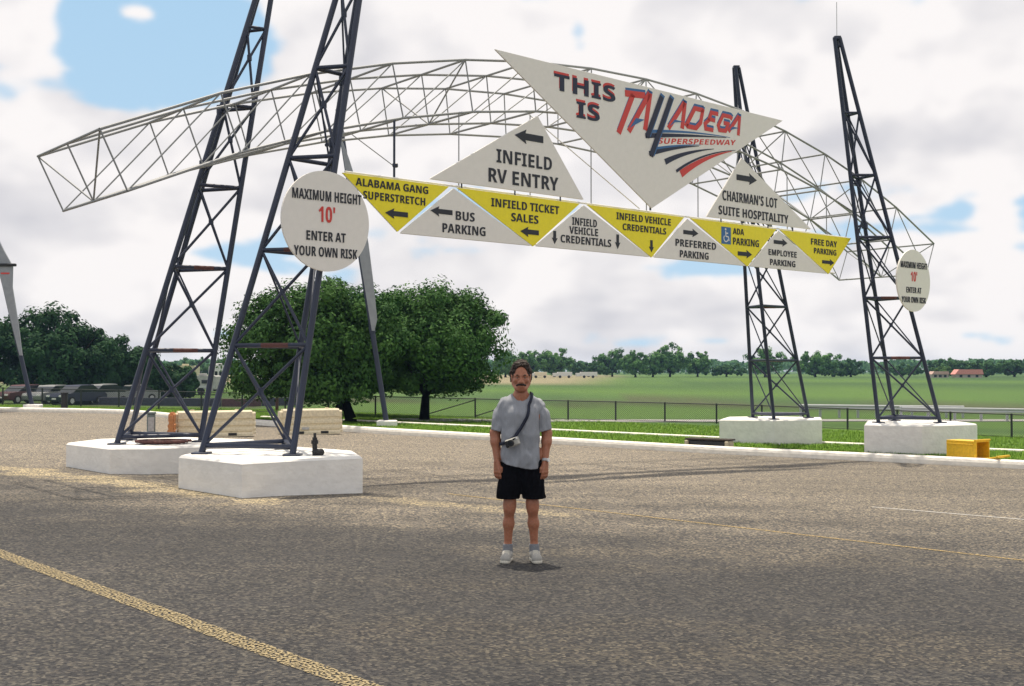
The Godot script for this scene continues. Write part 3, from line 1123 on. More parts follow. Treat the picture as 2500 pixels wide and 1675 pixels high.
func wheelchair(s: Node3D, a: Vector2, b: Vector2) -> void:
	obj("symbol_panel", prism(PackedVector2Array([a, Vector2(b.x, a.y), b, Vector2(a.x, b.y)]), 0.021, 0.025), M.ink_blue, s)
	var c := (a + b) * 0.5
	var st := PackedVector2Array()
	for i in 10:
		st.append(c + Vector2(-0.02, 0.13) + Vector2.from_angle(TAU * i / 10) * 0.025)
	obj("symbol", prism(st, 0.025, 0.028), M.rim, s)
	for q in [[-0.02, 0.09, -0.01, -0.02], [-0.01, -0.02, 0.07, -0.02], [0.07, -0.02, 0.09, -0.11], [-0.015, 0.05, 0.06, 0.05]]:
		stroke(s, "symbol", [Vector2(q[0], q[1]) + c, Vector2(q[2], q[3]) + c], 0.026, M.rim, 0.025, 0.028)
	var arc: Array[Vector2] = []
	for i in 11:
		arc.append(c + Vector2(-0.01, -0.06) + Vector2.from_angle(PI * 0.75 + PI * 1.15 * i / 10) * 0.07)
	stroke(s, "symbol", arc, 0.022, M.rim, 0.025, 0.028)

func stroke(parent: Node, called: String, line: Array, width: float, mat: Material, z0: float, z1: float) -> void:
	# a pen stroke of constant width as one thin extruded mesh
	var l := PackedVector2Array(line)
	var polys := Geometry2D.offset_polyline(l, width * 0.5, Geometry2D.JOIN_MITER, Geometry2D.END_BUTT)
	for p in polys:
		if not Geometry2D.is_polygon_clockwise(p):
			obj(called, prism(p, z0, z1), mat, parent)

func big_sign() -> void:
	var V := func(x: float, y: float) -> Vector2: return Vector2(x, y)
	var s := sign_at("welcome_sign", "huge white triangle reading THIS IS with a red and blue raceway logo", V.call(-0.56, 7.32), V.call(7.68, 7.24), V.call(3.43, 4.90), M.sign_white, "")
	s.position = gw(0, 0, -0.19)
	var red_line: Material = M.ink_red
	text(s, "THIS", 0.82, 2.40, 6.875, 0.31, red_line, 0.021)
	text(s, "THIS", 0.83, 2.41, 6.83, 0.31, M.ink_navy, 0.027)
	text(s, "IS", 1.38, 1.98, 6.445, 0.31, red_line, 0.021)
	text(s, "IS", 1.39, 1.99, 6.40, 0.31, M.ink_navy, 0.027)
	# the name in slanted strokes: each letter a blue copy shifted up, red in front
	var letters := [
		[[[2.68, 7.06, 3.24, 7.10]], [[2.90, 7.07, 2.50, 6.26]], 0.125],
		[[[2.78, 6.33, 3.37, 7.17]], [[3.39, 7.17, 3.24, 6.42]], 0.115],
		[[[3.92, 6.55, 4.40, 7.14]], [[4.42, 7.14, 4.33, 6.60]], 0.105],
		[[[4.44, 6.66, 4.72, 7.07, 4.99, 7.07]], [[4.98, 7.10, 4.90, 6.80, 4.76, 6.67, 4.47, 6.67]], 0.095],
		[[[5.46, 7.06, 5.24, 7.06, 5.17, 6.92, 5.36, 6.91]], [[5.19, 6.91, 5.04, 6.80, 5.06, 6.70, 5.30, 6.70]], 0.085],
		[[[5.92, 7.02, 5.86, 7.06, 5.62, 7.06, 5.46, 6.82, 5.50, 6.73, 5.70, 6.74, 5.80, 6.90, 5.64, 6.90]], [], 0.085],
		[[[5.80, 6.74, 6.14, 7.12]], [[6.17, 7.12, 6.12, 6.70]], 0.085]]
	for l in letters:
		for part in [l[0], l[1]]:
			for q in part:
				var line: Array[Vector2] = []
				var blue: Array[Vector2] = []
				for i in range(0, q.size(), 2):
					line.append(Vector2(q[i], q[i + 1]))
					blue.append(Vector2(q[i] + 0.015, q[i + 1] + 0.05))
				stroke(s, "letter_shadow", blue, l[2], M.ink_blue, 0.0205, 0.0235)
				stroke(s, "letter", line, l[2], M.ink_red, 0.0235, 0.0275)
	# blue wedges as the bars of the letters A
	for w in [[2.80, 6.40, 3.02, 6.52, 3.22, 6.62, 2.98, 6.62], [3.96, 6.60, 4.12, 6.70, 4.36, 6.74, 4.10, 6.75], [5.82, 6.76, 5.98, 6.82, 6.14, 6.86, 5.92, 6.86]]:
		obj("letter_bar", prism(pts(w), 0.0275, 0.030), M.ink_blue, s)
	# the two long navy letters L that run into the road-like sweeps
	stroke(s, "letter_shadow", [V.call(3.75, 7.20), V.call(3.33, 6.33)], 0.13, M.ink_blue, 0.0305, 0.033)
	stroke(s, "letter", [V.call(3.72, 7.16), V.call(3.29, 6.29)], 0.12, M.ink_navy, 0.033, 0.036)
	stroke(s, "letter_shadow", [V.call(4.03, 7.21), V.call(3.44, 5.96)], 0.13, M.ink_blue, 0.0305, 0.033)
	stroke(s, "letter", [V.call(4.00, 7.17), V.call(3.40, 5.93)], 0.12, M.ink_navy, 0.033, 0.036)
	sweep_band(s, V.call(3.30, 6.40), V.call(4.45, 6.59), V.call(5.85, 6.62), 0.07, 0.01, M.ink_blue, 0.0205)
	sweep_band(s, V.call(3.25, 6.31), V.call(4.40, 6.49), V.call(5.72, 6.60), 0.10, 0.01, M.ink_navy, 0.024)
	sweep_band(s, V.call(3.50, 6.08), V.call(4.10, 6.24), V.call(4.90, 6.34), 0.06, 0.01, M.ink_blue, 0.0205)
	sweep_band(s, V.call(3.36, 5.97), V.call(4.10, 6.20), V.call(4.85, 6.31), 0.10, 0.01, M.ink_navy, 0.024)
	sweep_band(s, V.call(3.82, 5.86), V.call(4.40, 6.15), V.call(5.32, 6.31), 0.12, 0.01, M.ink_navy, 0.024)
	sweep_band(s, V.call(4.15, 5.71), V.call(4.92, 6.20), V.call(6.02, 6.37), 0.06, 0.01, M.ink_navy, 0.024)
	sweep_band(s, V.call(4.29, 5.67), V.call(4.98, 6.12), V.call(5.90, 6.335), 0.15, 0.01, M.ink_red, 0.024)
	# small slanted line of lettering, rising slightly
	var o := text(s, "SUPERSPEEDWAY", 3.66, 6.06, 6.20, 0.115, M.ink_red, 0.0215)
	var b := o.transform.basis
	o.transform.basis = Basis(b.x + Vector3(0, b.x.x * 0.115, 0), b.y + Vector3(b.y.y * 0.3, 0, 0), b.z)
	o.position.x -= 0.03
	o.position.y -= 0.0
	tube("foot", Vector3(3.43, 4.86, -0.02), Vector3(3.43, 4.98, -0.02), 0.02, M.navy, s)
	for q in [[1.2, 7.1], [3.5, 7.1], [5.9, 7.0], [3.4, 6.4]]:
		tube("bracket", Vector3(q[0], q[1], -0.01), Vector3(q[0], q[1], -0.19), 0.02, M.navy, s)

func sweep_band(parent: Node, a: Vector2, c: Vector2, b: Vector2, w0: float, w1: float, mat: Material, z: float) -> void:
	var up := PackedVector2Array()
	var dn := PackedVector2Array()
	for i in 15:
		var t := i / 14.0
		var p := a.lerp(c, t).lerp(c.lerp(b, t), t)
		var d := (c - a).lerp(b - c, t).normalized()
		var w := lerpf(w0, w1, t) * 0.5
		up.append(p + Vector2(-d.y, d.x) * w)
		dn.append(p - Vector2(-d.y, d.x) * w)
	dn.reverse()
	up.append_array(dn)
	obj("logo_sweep", prism(up, z, z + 0.003), mat, parent)

func height_sign(c: Vector2, label: String, which: int) -> void:
	var t := thing("height_sign", label, "sign", gw(c.x, c.y, -1.27), 0.0, "round maximum height signs")
	t.basis = Basis(UX, Vector3.UP, WZ)
	var r := 0.725
	var disc := PackedVector2Array()
	for i in 64:
		disc.append(Vector2.from_angle(TAU * i / 64) * r)
	obj("panel", prism(disc, -0.015, 0.02), M.sign_white, t)
	text(t, "MAXIMUM HEIGHT", -0.56, 0.59, 0.285, 0.15, M.ink)
	text(t, "10'", -0.13, 0.14, -0.02, 0.23, M.ink_red)
	text(t, "ENTER AT", -0.33, 0.32, -0.29, 0.135, M.ink)
	text(t, "YOUR OWN RISK", -0.53, 0.52, -0.52, 0.14, M.ink)
	for y in [-0.35, 0.35]:
		tube("bracket", Vector3(-0.45, y, -0.03), Vector3(0.45, y, -0.03), 0.022, M.navy, t)
		tube("bracket", Vector3(0.2, y, -0.03), Vector3(0.2, y, -0.42), 0.022, M.navy, t)

# ------------------------------------------------------------------ masts, kerb and what stands along it

func mast(base: Vector3, top: Vector3, widths: Array, label: String) -> Node3D:
	var t := thing("sail_mast", label, "mast", base, 0.0, "leaning masts with pale sails")
	var d := top - base
	tube("pole", Vector3.ZERO, d, 0.085, M.navy, t)
	tube("pole_sleeve", d * 0.29, d * 0.31, 0.10, M.navy, t)
	obj("foot_block", bevel_box(Vector3(0.6, 0.28, 0.5), 0.03), M.concrete_white, t, Vector3(0, 0.06, 0))
	var left := PackedVector2Array()
	var right := PackedVector2Array()
	for w in widths:
		var k: float = (w[0] - base.y) / d.y
		var x: float = d.x * k
		left.append(Vector2(x + 0.02, d.y * k))
		right.append(Vector2(x + w[1], d.y * k))
	right.reverse()
	left.append_array(right)
	var s := obj("sail", prism(left, -0.04, 0.04), M.sail, t)
	s.position.z = 0.02
	return t

func build_masts() -> void:
	mast(on_land(-3.91, 35.65), Vector3(-5.6, 10.1, -36.4), [[2.95, 0.10], [3.3, 0.24], [4.4, 0.31], [5.7, 0.36], [6.8, 0.34], [7.75, 0.28], [8.4, 0.18], [8.95, 0.06]], "leaning blue mast with a pale sail in front of the two big trees")
	var base := on_land(-18.76, 44.6)
	var m := mast(base, Vector3(-21.1, 9.2, -45.0), [[2.3, 0.12], [3.6, 0.28], [5.0, 0.40], [5.8, 0.62], [6.45, 0.42], [7.4, 0.2], [8.3, 0.05]], "leaning blue mast with a pale sail at the left edge, by the parked cars")
	box("sail_bar", Vector3(1.1, 0.11, 0.16), Vector3(-1.25, 5.85 - base.y, 0.06), M.black, m)
	box("red_marking", Vector3(0.34, 0.06, 0.012), Vector3(-1.12, 5.52 - base.y, 0.068), M.ink_red, m)

func barrier(called: String, label: String, a: Vector2, b: Vector2, h: float, mat: Material, group: String, wide := 1.0) -> void:
	# plastic water-filled barrier: ribbed sides, fat top roll, feet with fork slots
	var l := a.distance_to(b)
	var c := (a + b) * 0.5
	var t := thing(called, label, "barrier", on_lot(c.x, c.y), atan2(b.y - a.y, b.x - a.x), group)
	var prof := PackedVector2Array()
	var right := [[0.0, 0.24], [0.10, 0.24], [0.16, 0.19], [0.22, 0.21], [0.30, 0.21], [0.34, 0.15], [0.40, 0.15], [0.44, 0.18], [0.54, 0.18], [0.58, 0.12], [0.66, 0.12], [0.70, 0.15], [0.94, 0.15], [1.0, 0.11]]
	for q in right:
		prof.append(Vector2(q[1] * wide, q[0] * h))
	for i in range(right.size() - 1, -1, -1):
		prof.append(Vector2(-right[i][1] * wide, right[i][0] * h))
	var body := obj("body", prism(prof, -l * 0.5, l * 0.5), mat, t)
	body.rotation.y = PI * 0.5
	var tip := PackedVector2Array()
	for q in prof:
		tip.append(Vector2(q.x * 0.72, lerpf(q.y, h * 0.5, 0.14)))
	for s in [-1.0, 1.0]:
		var e := obj("end_lug", prism(tip, -0.05, 0.05), mat, t, Vector3(s * (l * 0.5 + 0.045), 0, 0))
		e.rotation.y = PI * 0.5
		box("fork_slot", Vector3(0.22, 0.07, 0.012), Vector3(s * l * 0.22, 0.06, 0.243 * wide), M.black, t)
		tube("filler_cap", Vector3(s * l * 0.3, h, 0), Vector3(s * l * 0.3, h + 0.03, 0), 0.05, mat, t)
	box("plate_label", Vector3(0.2, 0.07, 0.012), Vector3(-l * 0.12, 0.115 * h / 0.66 + 0.05, 0.228 * wide), M.steel, t)

func build_kerb_side() -> void:
	# kerb: rounded white concrete nose along the edge of the lot
	var path := PackedVector3Array()
	for p in lot_edge:
		path.append(on_lot(p.x, p.y))
	var prof := PackedVector2Array()
	for q in [[0.11, -0.15], [-0.13, -0.15], [-0.13, 0.02], [-0.125, 0.09], [-0.10, 0.145], [-0.05, 0.172], [0.02, 0.178], [0.08, 0.16], [0.11, 0.125]]:
		prof.append(Vector2(-q[0], q[1]))
	prof.reverse()
	struct("kerb", sweep(path, prof), M.kerb_white)
	# low concrete edging that runs through the grass
	path = PackedVector3Array()
	for p in smooth_line([Vector2(-8.96, 40.85), Vector2(-5.03, 38.9), Vector2(-3.79, 38.2), Vector2(-0.66, 36.4), Vector2(1.28, 35.1), Vector2(5.83, 32.2), Vector2(9.1, 30.2), Vector2(12.86, 28.6), Vector2(16.0, 26.9)], 6):
		path.append(on_land(p.x, p.y))
	struct("concrete_edging", sweep(path, PackedVector2Array([Vector2(-0.11, -0.1), Vector2(-0.11, 0.05), Vector2(-0.08, 0.07), Vector2(0.08, 0.07), Vector2(0.11, 0.05), Vector2(0.11, -0.1)])), M.kerb_white)
	# access path beyond the fence
	path = PackedVector3Array()
	for p in smooth_line([Vector2(-4.0, 41.6), Vector2(1.6, 44.5), Vector2(8.9, 49.0), Vector2(15.3, 53.8), Vector2(20.1, 56.2), Vector2(27.0, 60.5), Vector2(40.0, 66.0)], 8):
		path.append(on_land(p.x, p.y) + Vector3(0, 0.03, 0))
	struct("access_path", sweep(path, PackedVector2Array([Vector2(-1.2, -0.3), Vector2(-1.15, 0.0), Vector2(1.15, 0.0), Vector2(1.2, -0.3)])), mottled(0.30, 0.29, 0.28, 0.12, 2.0, 0.9, 33))
	# storm drain set in the kerb
	var dr := thing("storm_drain", "dark storm drain opening behind the kerb, left of the white blocks", "drain", on_lot(4.62, 27.35) + Vector3(0, 0.02, 0), -0.62)
	box("lintel", Vector3(1.15, 0.04, 0.4), Vector3(0, 0.275, -0.30), M.bark, dr)
	box("throat", Vector3(0.95, 0.2, 0.26), Vector3(0, 0.15, -0.24), M.black, dr)
	for s in [-1.0, 1.0]:
		box("cheek", Vector3(0.10, 0.24, 0.34), Vector3(s * 0.53, 0.13, -0.24), M.concrete, dr)
	barrier("water_barrier", "cream ribbed plastic barrier seen through the two left towers", Vector2(-8.55, 29.1), Vector2(-6.85, 29.9), 0.67, M.cream, "cream plastic barriers before the kerb")
	barrier("water_barrier", "cream ribbed plastic barrier just right of the near tower's leg", Vector2(-6.36, 31.5), Vector2(-4.93, 32.2), 0.71, M.cream, "cream plastic barriers before the kerb")
	barrier("orange_barrier", "orange plastic barrier standing end-on before a cream one", Vector2(-8.5, 28.4), Vector2(-8.62, 29.0), 0.60, M.orange, "", 0.45)
	# utility pedestal with weeds
	var pd := thing("utility_pedestal", "grey green utility post on the asphalt behind the far left tower", "utility post", on_lot(-9.25, 29.2), 0.3)
	box("cabinet", Vector3(0.21, 0.56, 0.2), Vector3(0, 0.28, 0), M.grey_green, pd)
	box("cap", Vector3(0.25, 0.05, 0.24), Vector3(0, 0.585, 0), M.grey_green, pd)
	box("door_panel", Vector3(0.15, 0.36, 0.012), Vector3(0, 0.3, 0.105), M.steel, pd)
	# red marker post by the fence
	var rp := thing("marker_post", "rust red post with a pale pink head in front of the left tree", "post", on_land(-10.3, 49.9))
	tube("post", Vector3.ZERO, Vector3(0, 0.95, 0), 0.07, M.rusty, rp)
	box("head", Vector3(0.26, 0.38, 0.06), Vector3(0, 1.1, 0), mottled(0.55, 0.36, 0.34, 0.15, 0.3, 0.6, 44), rp)
	# yellow bin lying open on its side on the kerb
	var bn := thing("grit_bin", "yellow plastic bin lying open on its side by the kerb", "bin", on_land(9.98, 24.95) + Vector3(0, 0.02, 0), -0.98)
	var w := 0.48
	box("bottom", Vector3(0.74, 0.025, w), Vector3(0, 0.03, 0), M.bin_yellow, bn)
	box("top", Vector3(0.74, 0.025, w), Vector3(0, 0.395, 0), M.bin_yellow, bn)
	box("front", Vector3(0.74, 0.34, 0.025), Vector3(0, 0.212, w * 0.5 - 0.013), M.bin_yellow, bn)
	box("back", Vector3(0.74, 0.34, 0.025), Vector3(0, 0.212, -w * 0.5 + 0.013), M.bin_yellow, bn)
	box("base_end", Vector3(0.025, 0.34, w - 0.052), Vector3(-0.357, 0.212, 0), M.bin_yellow, bn)
	box("rim", Vector3(0.05, 0.04, w + 0.06), Vector3(0.35, 0.425, 0), M.bin_yellow, bn)
	box("rim", Vector3(0.05, 0.38, 0.03), Vector3(0.35, 0.22, w * 0.5 + 0.018), M.bin_yellow, bn)
	box("ridge", Vector3(0.66, 0.025, 0.02), Vector3(-0.03, 0.33, w * 0.5 + 0.008), M.bin_yellow, bn)
	box("ridge", Vector3(0.66, 0.025, 0.02), Vector3(-0.03, 0.06, w * 0.5 + 0.008), M.bin_yellow, bn)
	box("handle", Vector3(0.08, 0.06, 0.2), Vector3(-0.40, 0.34, 0), M.black, bn)
	var lid := box("lid", Vector3(0.52, 0.035, w + 0.04), Vector3(0.62, 0.06, 0.03), M.bin_yellow, bn)
	lid.rotation.z = 0.16
	lid.rotation.y = 0.12
	box("lid_rim", Vector3(0.04, 0.05, w + 0.06), Vector3(0.87, 0.105, 0.05), M.bin_yellow, bn, 0.12)
	# dark litter bin and post at the far left
	var lb := thing("litter_bin", "dark litter bin with a pale lid at the left edge of the picture", "bin", on_lot(-19.9, 43.2))
	var lp := PackedVector2Array()
	for i in 12:
		lp.append(Vector2.from_angle(TAU * i / 12) * 0.33)
	var can := obj("can", prism(lp, 0.0, 0.9), M.black, lb)
	can.rotation.x = -PI * 0.5
	var dome := obj("lid", flesh([bone(Vector3(-0.1, 0.95, 0), Vector3(0.1, 0.97, 0), 0.24, 0.24, Vector3(1, 0.7, 1))], 0.05, 0.05), mottled(0.25, 0.26, 0.24, 0.2, 0.3, 0.6, 45), lb)
	dome.position.y = -0.02
	var sp := thing("dark_post", "short dark post in the grass beside the left mast", "post", on_land(-17.65, 44.9))
	tube("post", Vector3.ZERO, Vector3(0, 0.62, 0), 0.13, M.black, sp)
	tube("cap", Vector3(0, 0.62, 0), Vector3(0, 0.68, 0), 0.15, M.black, sp)

func build_fences() -> void:
	var line := smooth_line([Vector2(-30, 52.0), Vector2(-16, 48.5), Vector2(-8.0, 46.0), Vector2(-4.85, 46.0), Vector2(-0.82, 45.8), Vector2(1.63, 45.6), Vector2(4.91, 46.0), Vector2(9.07, 45.2), Vector2(11.63, 42.0), Vector2(16.34, 37.6), Vector2(22, 32)], 3)
	var t := thing("chain_link_fence", "black chain link fence along the grass, braced at the left of the man", "fence", on_land(1.63, 45.6))
	var o := t.position
	var hgt := 0.78
	var n := line.size()
	for i in n:
		var p := on_land(line[i].x, line[i].y) - o
		tube("post", p - Vector3(0, 0.1, 0), p + Vector3(0, hgt + 0.03, 0), 0.035, M.fence_black, t)
		if i < n - 1:
			var q := on_land(line[i + 1].x, line[i + 1].y) - o
			tube("top_rail", p + Vector3(0, hgt, 0), q + Vector3(0, hgt, 0), 0.018, M.fence_black, t)
			tube("bottom_wire", p + Vector3(0, 0.05, 0), q + Vector3(0, 0.05, 0), 0.009, M.fence_black, t)
			if line[i].x > -4.2 and line[i].x < -0.2:
				tube("brace", p + Vector3(0, 0.08, 0), q + Vector3(0, hgt - 0.05, 0), 0.022, M.fence_black, t)
	# the woven wire
	var st := SurfaceTool.new()
	st.begin(Mesh.PRIMITIVE_TRIANGLES)
	for i in n - 1:
		var p := on_land(line[i].x, line[i].y) - o
		var q := on_land(line[i + 1].x, line[i + 1].y) - o
		var l := p.distance_to(q)
		var step := 0.085
		var m := int(l / step)
		for k in range(-10, m + 1):
			for s in 2:
				var x0 := k * step
				var x1 := x0 + hgt
				var y0 := 0.0
				var y1 := hgt
				if x0 < 0.0:
					y0 = -x0
					x0 = 0.0
				if x1 > l:
					y1 -= x1 - l
					x1 = l
				if x1 <= x0:
					continue
				var a := p.lerp(q, x0 / l) + Vector3.UP * (y0 if s == 0 else hgt - y0)
				var b := p.lerp(q, x1 / l) + Vector3.UP * (y1 if s == 0 else hgt - y1)
				var w := Vector3.UP * 0.0055
				for c in [a - w, b - w, b + w, a - w, b + w, a + w]:
					st.add_vertex(c)
	st.generate_normals()
	var mesh := obj("wire_mesh", st.commit(), M.fence_black, t)
	mesh.set_meta("kind", "stuff")
	# steel guard rail beyond the path
	var g := thing("guard_rail", "pale steel guard rail beyond the fence, behind the right towers", "guard rail", on_land(20.0, 59.5))
	o = g.position
	for r in [[Vector2(14.6, 57.5), Vector2(24.9, 62.8)], [Vector2(19.5, 57.0), Vector2(33.0, 60.5)]]:
		var a: Vector2 = r[0]
		var b: Vector2 = r[1]
		var cnt := 9
		for i in cnt + 1:
			var p2 := a.lerp(b, float(i) / cnt)
			var p := on_land(p2.x, p2.y) - o
			box("post", Vector3(0.12, 0.7, 0.12), p + Vector3(0, 0.33, -0.1), M.steel, g)
			if i < cnt:
				var q2 := a.lerp(b, float(i + 1) / cnt)
				var q := on_land(q2.x, q2.y) - o
				for y in [0.48, 0.62]:
					tube("rail", p + Vector3(0, y, 0), q + Vector3(0, y, 0), 0.06, M.steel, g)
				tube("rail", p + Vector3(0, 0.55, -0.03), q + Vector3(0, 0.55, -0.03), 0.045, M.steel, g)

# ------------------------------------------------------------------ plants

func crown_mesh(rad: Vector3, clumps: int, per: int, leaf: float, lo: Vector3, hi: Vector3, sd: int, flat := 0.36) -> ArrayMesh:
	var r := RandomNumberGenerator.new()
	r.seed = sd
	var v := PackedVector3Array()
	var nn := PackedVector3Array()
	var cs := PackedColorArray()
	var lobe := FastNoiseLite.new()
	lobe.seed = sd
	lobe.frequency = 0.9
	lobe.fractal_octaves = 2
	for c in clumps:
		var d := Vector3(r.randfn(), r.randfn(), r.randfn()).normalized()
		var k := pow(r.randf(), 0.42)
		k = clampf(k, 0.15, 1.0) * r.randf_range(0.86, 1.03)
		var ctr := d * k * rad * (0.88 + 0.30 * lobe.get_noise_3d(d.x * 1.6, d.y * 1.6, d.z * 1.6))
		if ctr.y < -rad.y * (1.0 - flat):
			ctr.y = -rad.y * (1.0 - flat) * r.randf_range(0.8, 1.0)
		var cr := minf(rad.x, rad.y) * r.randf_range(0.10, 0.27)
		var tone := r.randf()
		for i in per:
			var e := Vector3(r.randfn(), r.randfn() * 0.75, r.randfn())
			e = e.normalized() * pow(r.randf(), 0.4) * cr
			var p := ctr + e
			var nrm := (e.normalized() * 0.9 + d * 0.5 + Vector3(r.randfn(), r.randfn() + 0.5, r.randfn()) * 0.42).normalized()
			var t := nrm.cross(Vector3(r.randfn(), r.randfn(), r.randfn())).normalized()
			var b := nrm.cross(t)
			var s := leaf * r.randf_range(0.65, 1.3)
			var q := lo.lerp(hi, clampf(tone * 0.6 + r.randf() * 0.5, 0.0, 1.0))
			var color := Color(q.x, q.y, q.z)
			var tip := p + t * s
			var w := b * s * 0.48 + nrm * s * 0.12
			var w2 := -b * s * 0.48 + nrm * s * 0.12
			for g in [p - t * s, p + w, tip, p - t * s, tip, p + w2]:
				v.append(g)
				nn.append(nrm)
				cs.append(color)
	return arrays(v, nn, PackedInt32Array(), cs)

func trunk_mesh(h: float, r0: float, limbs: int, reach: Vector3, off: Vector3, sd: int) -> ArrayMesh:
	var r := RandomNumberGenerator.new()
	r.seed = sd
	var st := SurfaceTool.new()
	st.begin(Mesh.PRIMITIVE_TRIANGLES)
	var fork := Vector3(off.x * 0.15, h, 0)
	limb(st, Vector3(0, -0.2, 0), Vector3(0.0, 0.12, 0), r0 * 1.7, r0 * 1.15)
	limb(st, Vector3(0, 0.12, 0), fork, r0 * 1.15, r0 * 0.85)
	for i in limbs:
		var a := TAU * i / limbs + r.randf_range(-0.3, 0.3)
		var e := off + Vector3(cos(a) * reach.x, r.randf_range(0.0, 0.7) * reach.y, sin(a) * reach.z) * r.randf_range(0.5, 0.75)
		var mid := fork.lerp(e, 0.45) + Vector3(0, 0.12, 0)
		limb(st, fork, mid, r0 * 0.6, r0 * 0.36)
		limb(st, mid, e, r0 * 0.36, r0 * 0.1)
		for k in 2:
			var tw := e * 0.92 + Vector3(r.randf_range(-1, 1), r.randf_range(-0.6, 0.8), r.randf_range(-1, 1)) * minf(reach.x, reach.y) * 0.18
			limb(st, mid.lerp(e, 0.5), tw, r0 * 0.2, r0 * 0.05)
	return st.commit()

func limb(st: SurfaceTool, a: Vector3, b: Vector3, ra: float, rb: float) -> void:
	var y := (b - a).normalized()
	var x := y.cross(Vector3(0.3, 0.1, 0.95)).normalized()
	var z := x.cross(y)
	var n := 8
	for i in n:
		var u := TAU * i / n
		var w := TAU * (i + 1) / n
		var d0 := x * cos(u) + z * sin(u)
		var d1 := x * cos(w) + z * sin(w)
		var q := [a + d0 * ra, b + d0 * rb, b + d1 * rb, a + d1 * ra]
		var nr := [d0, d0, d1, d1]
		for k in [0, 1, 2, 0, 2, 3]:
			st.set_normal(nr[k])
			st.add_vertex(q[k])

func tree(called: String, label: String, group: String, base: Vector3, crown_at: Vector3, rad: Vector3, clumps: int, per: int, leaf: float, lo: Vector3, hi: Vector3, trunk_r: float, sd: int, mat: Material) -> void:
	var t := thing(called, label, "tree", base, 0.0, group)
	obj("trunk", trunk_mesh(maxf(0.5, crown_at.y - rad.y * 0.75), trunk_r, 7, rad, crown_at, sd + 1), M.bark, t)
	var c := obj("crown", crown_mesh(rad, clumps, per, leaf, lo, hi, sd), mat, t, crown_at)
	c.set_meta("kind", "stuff")

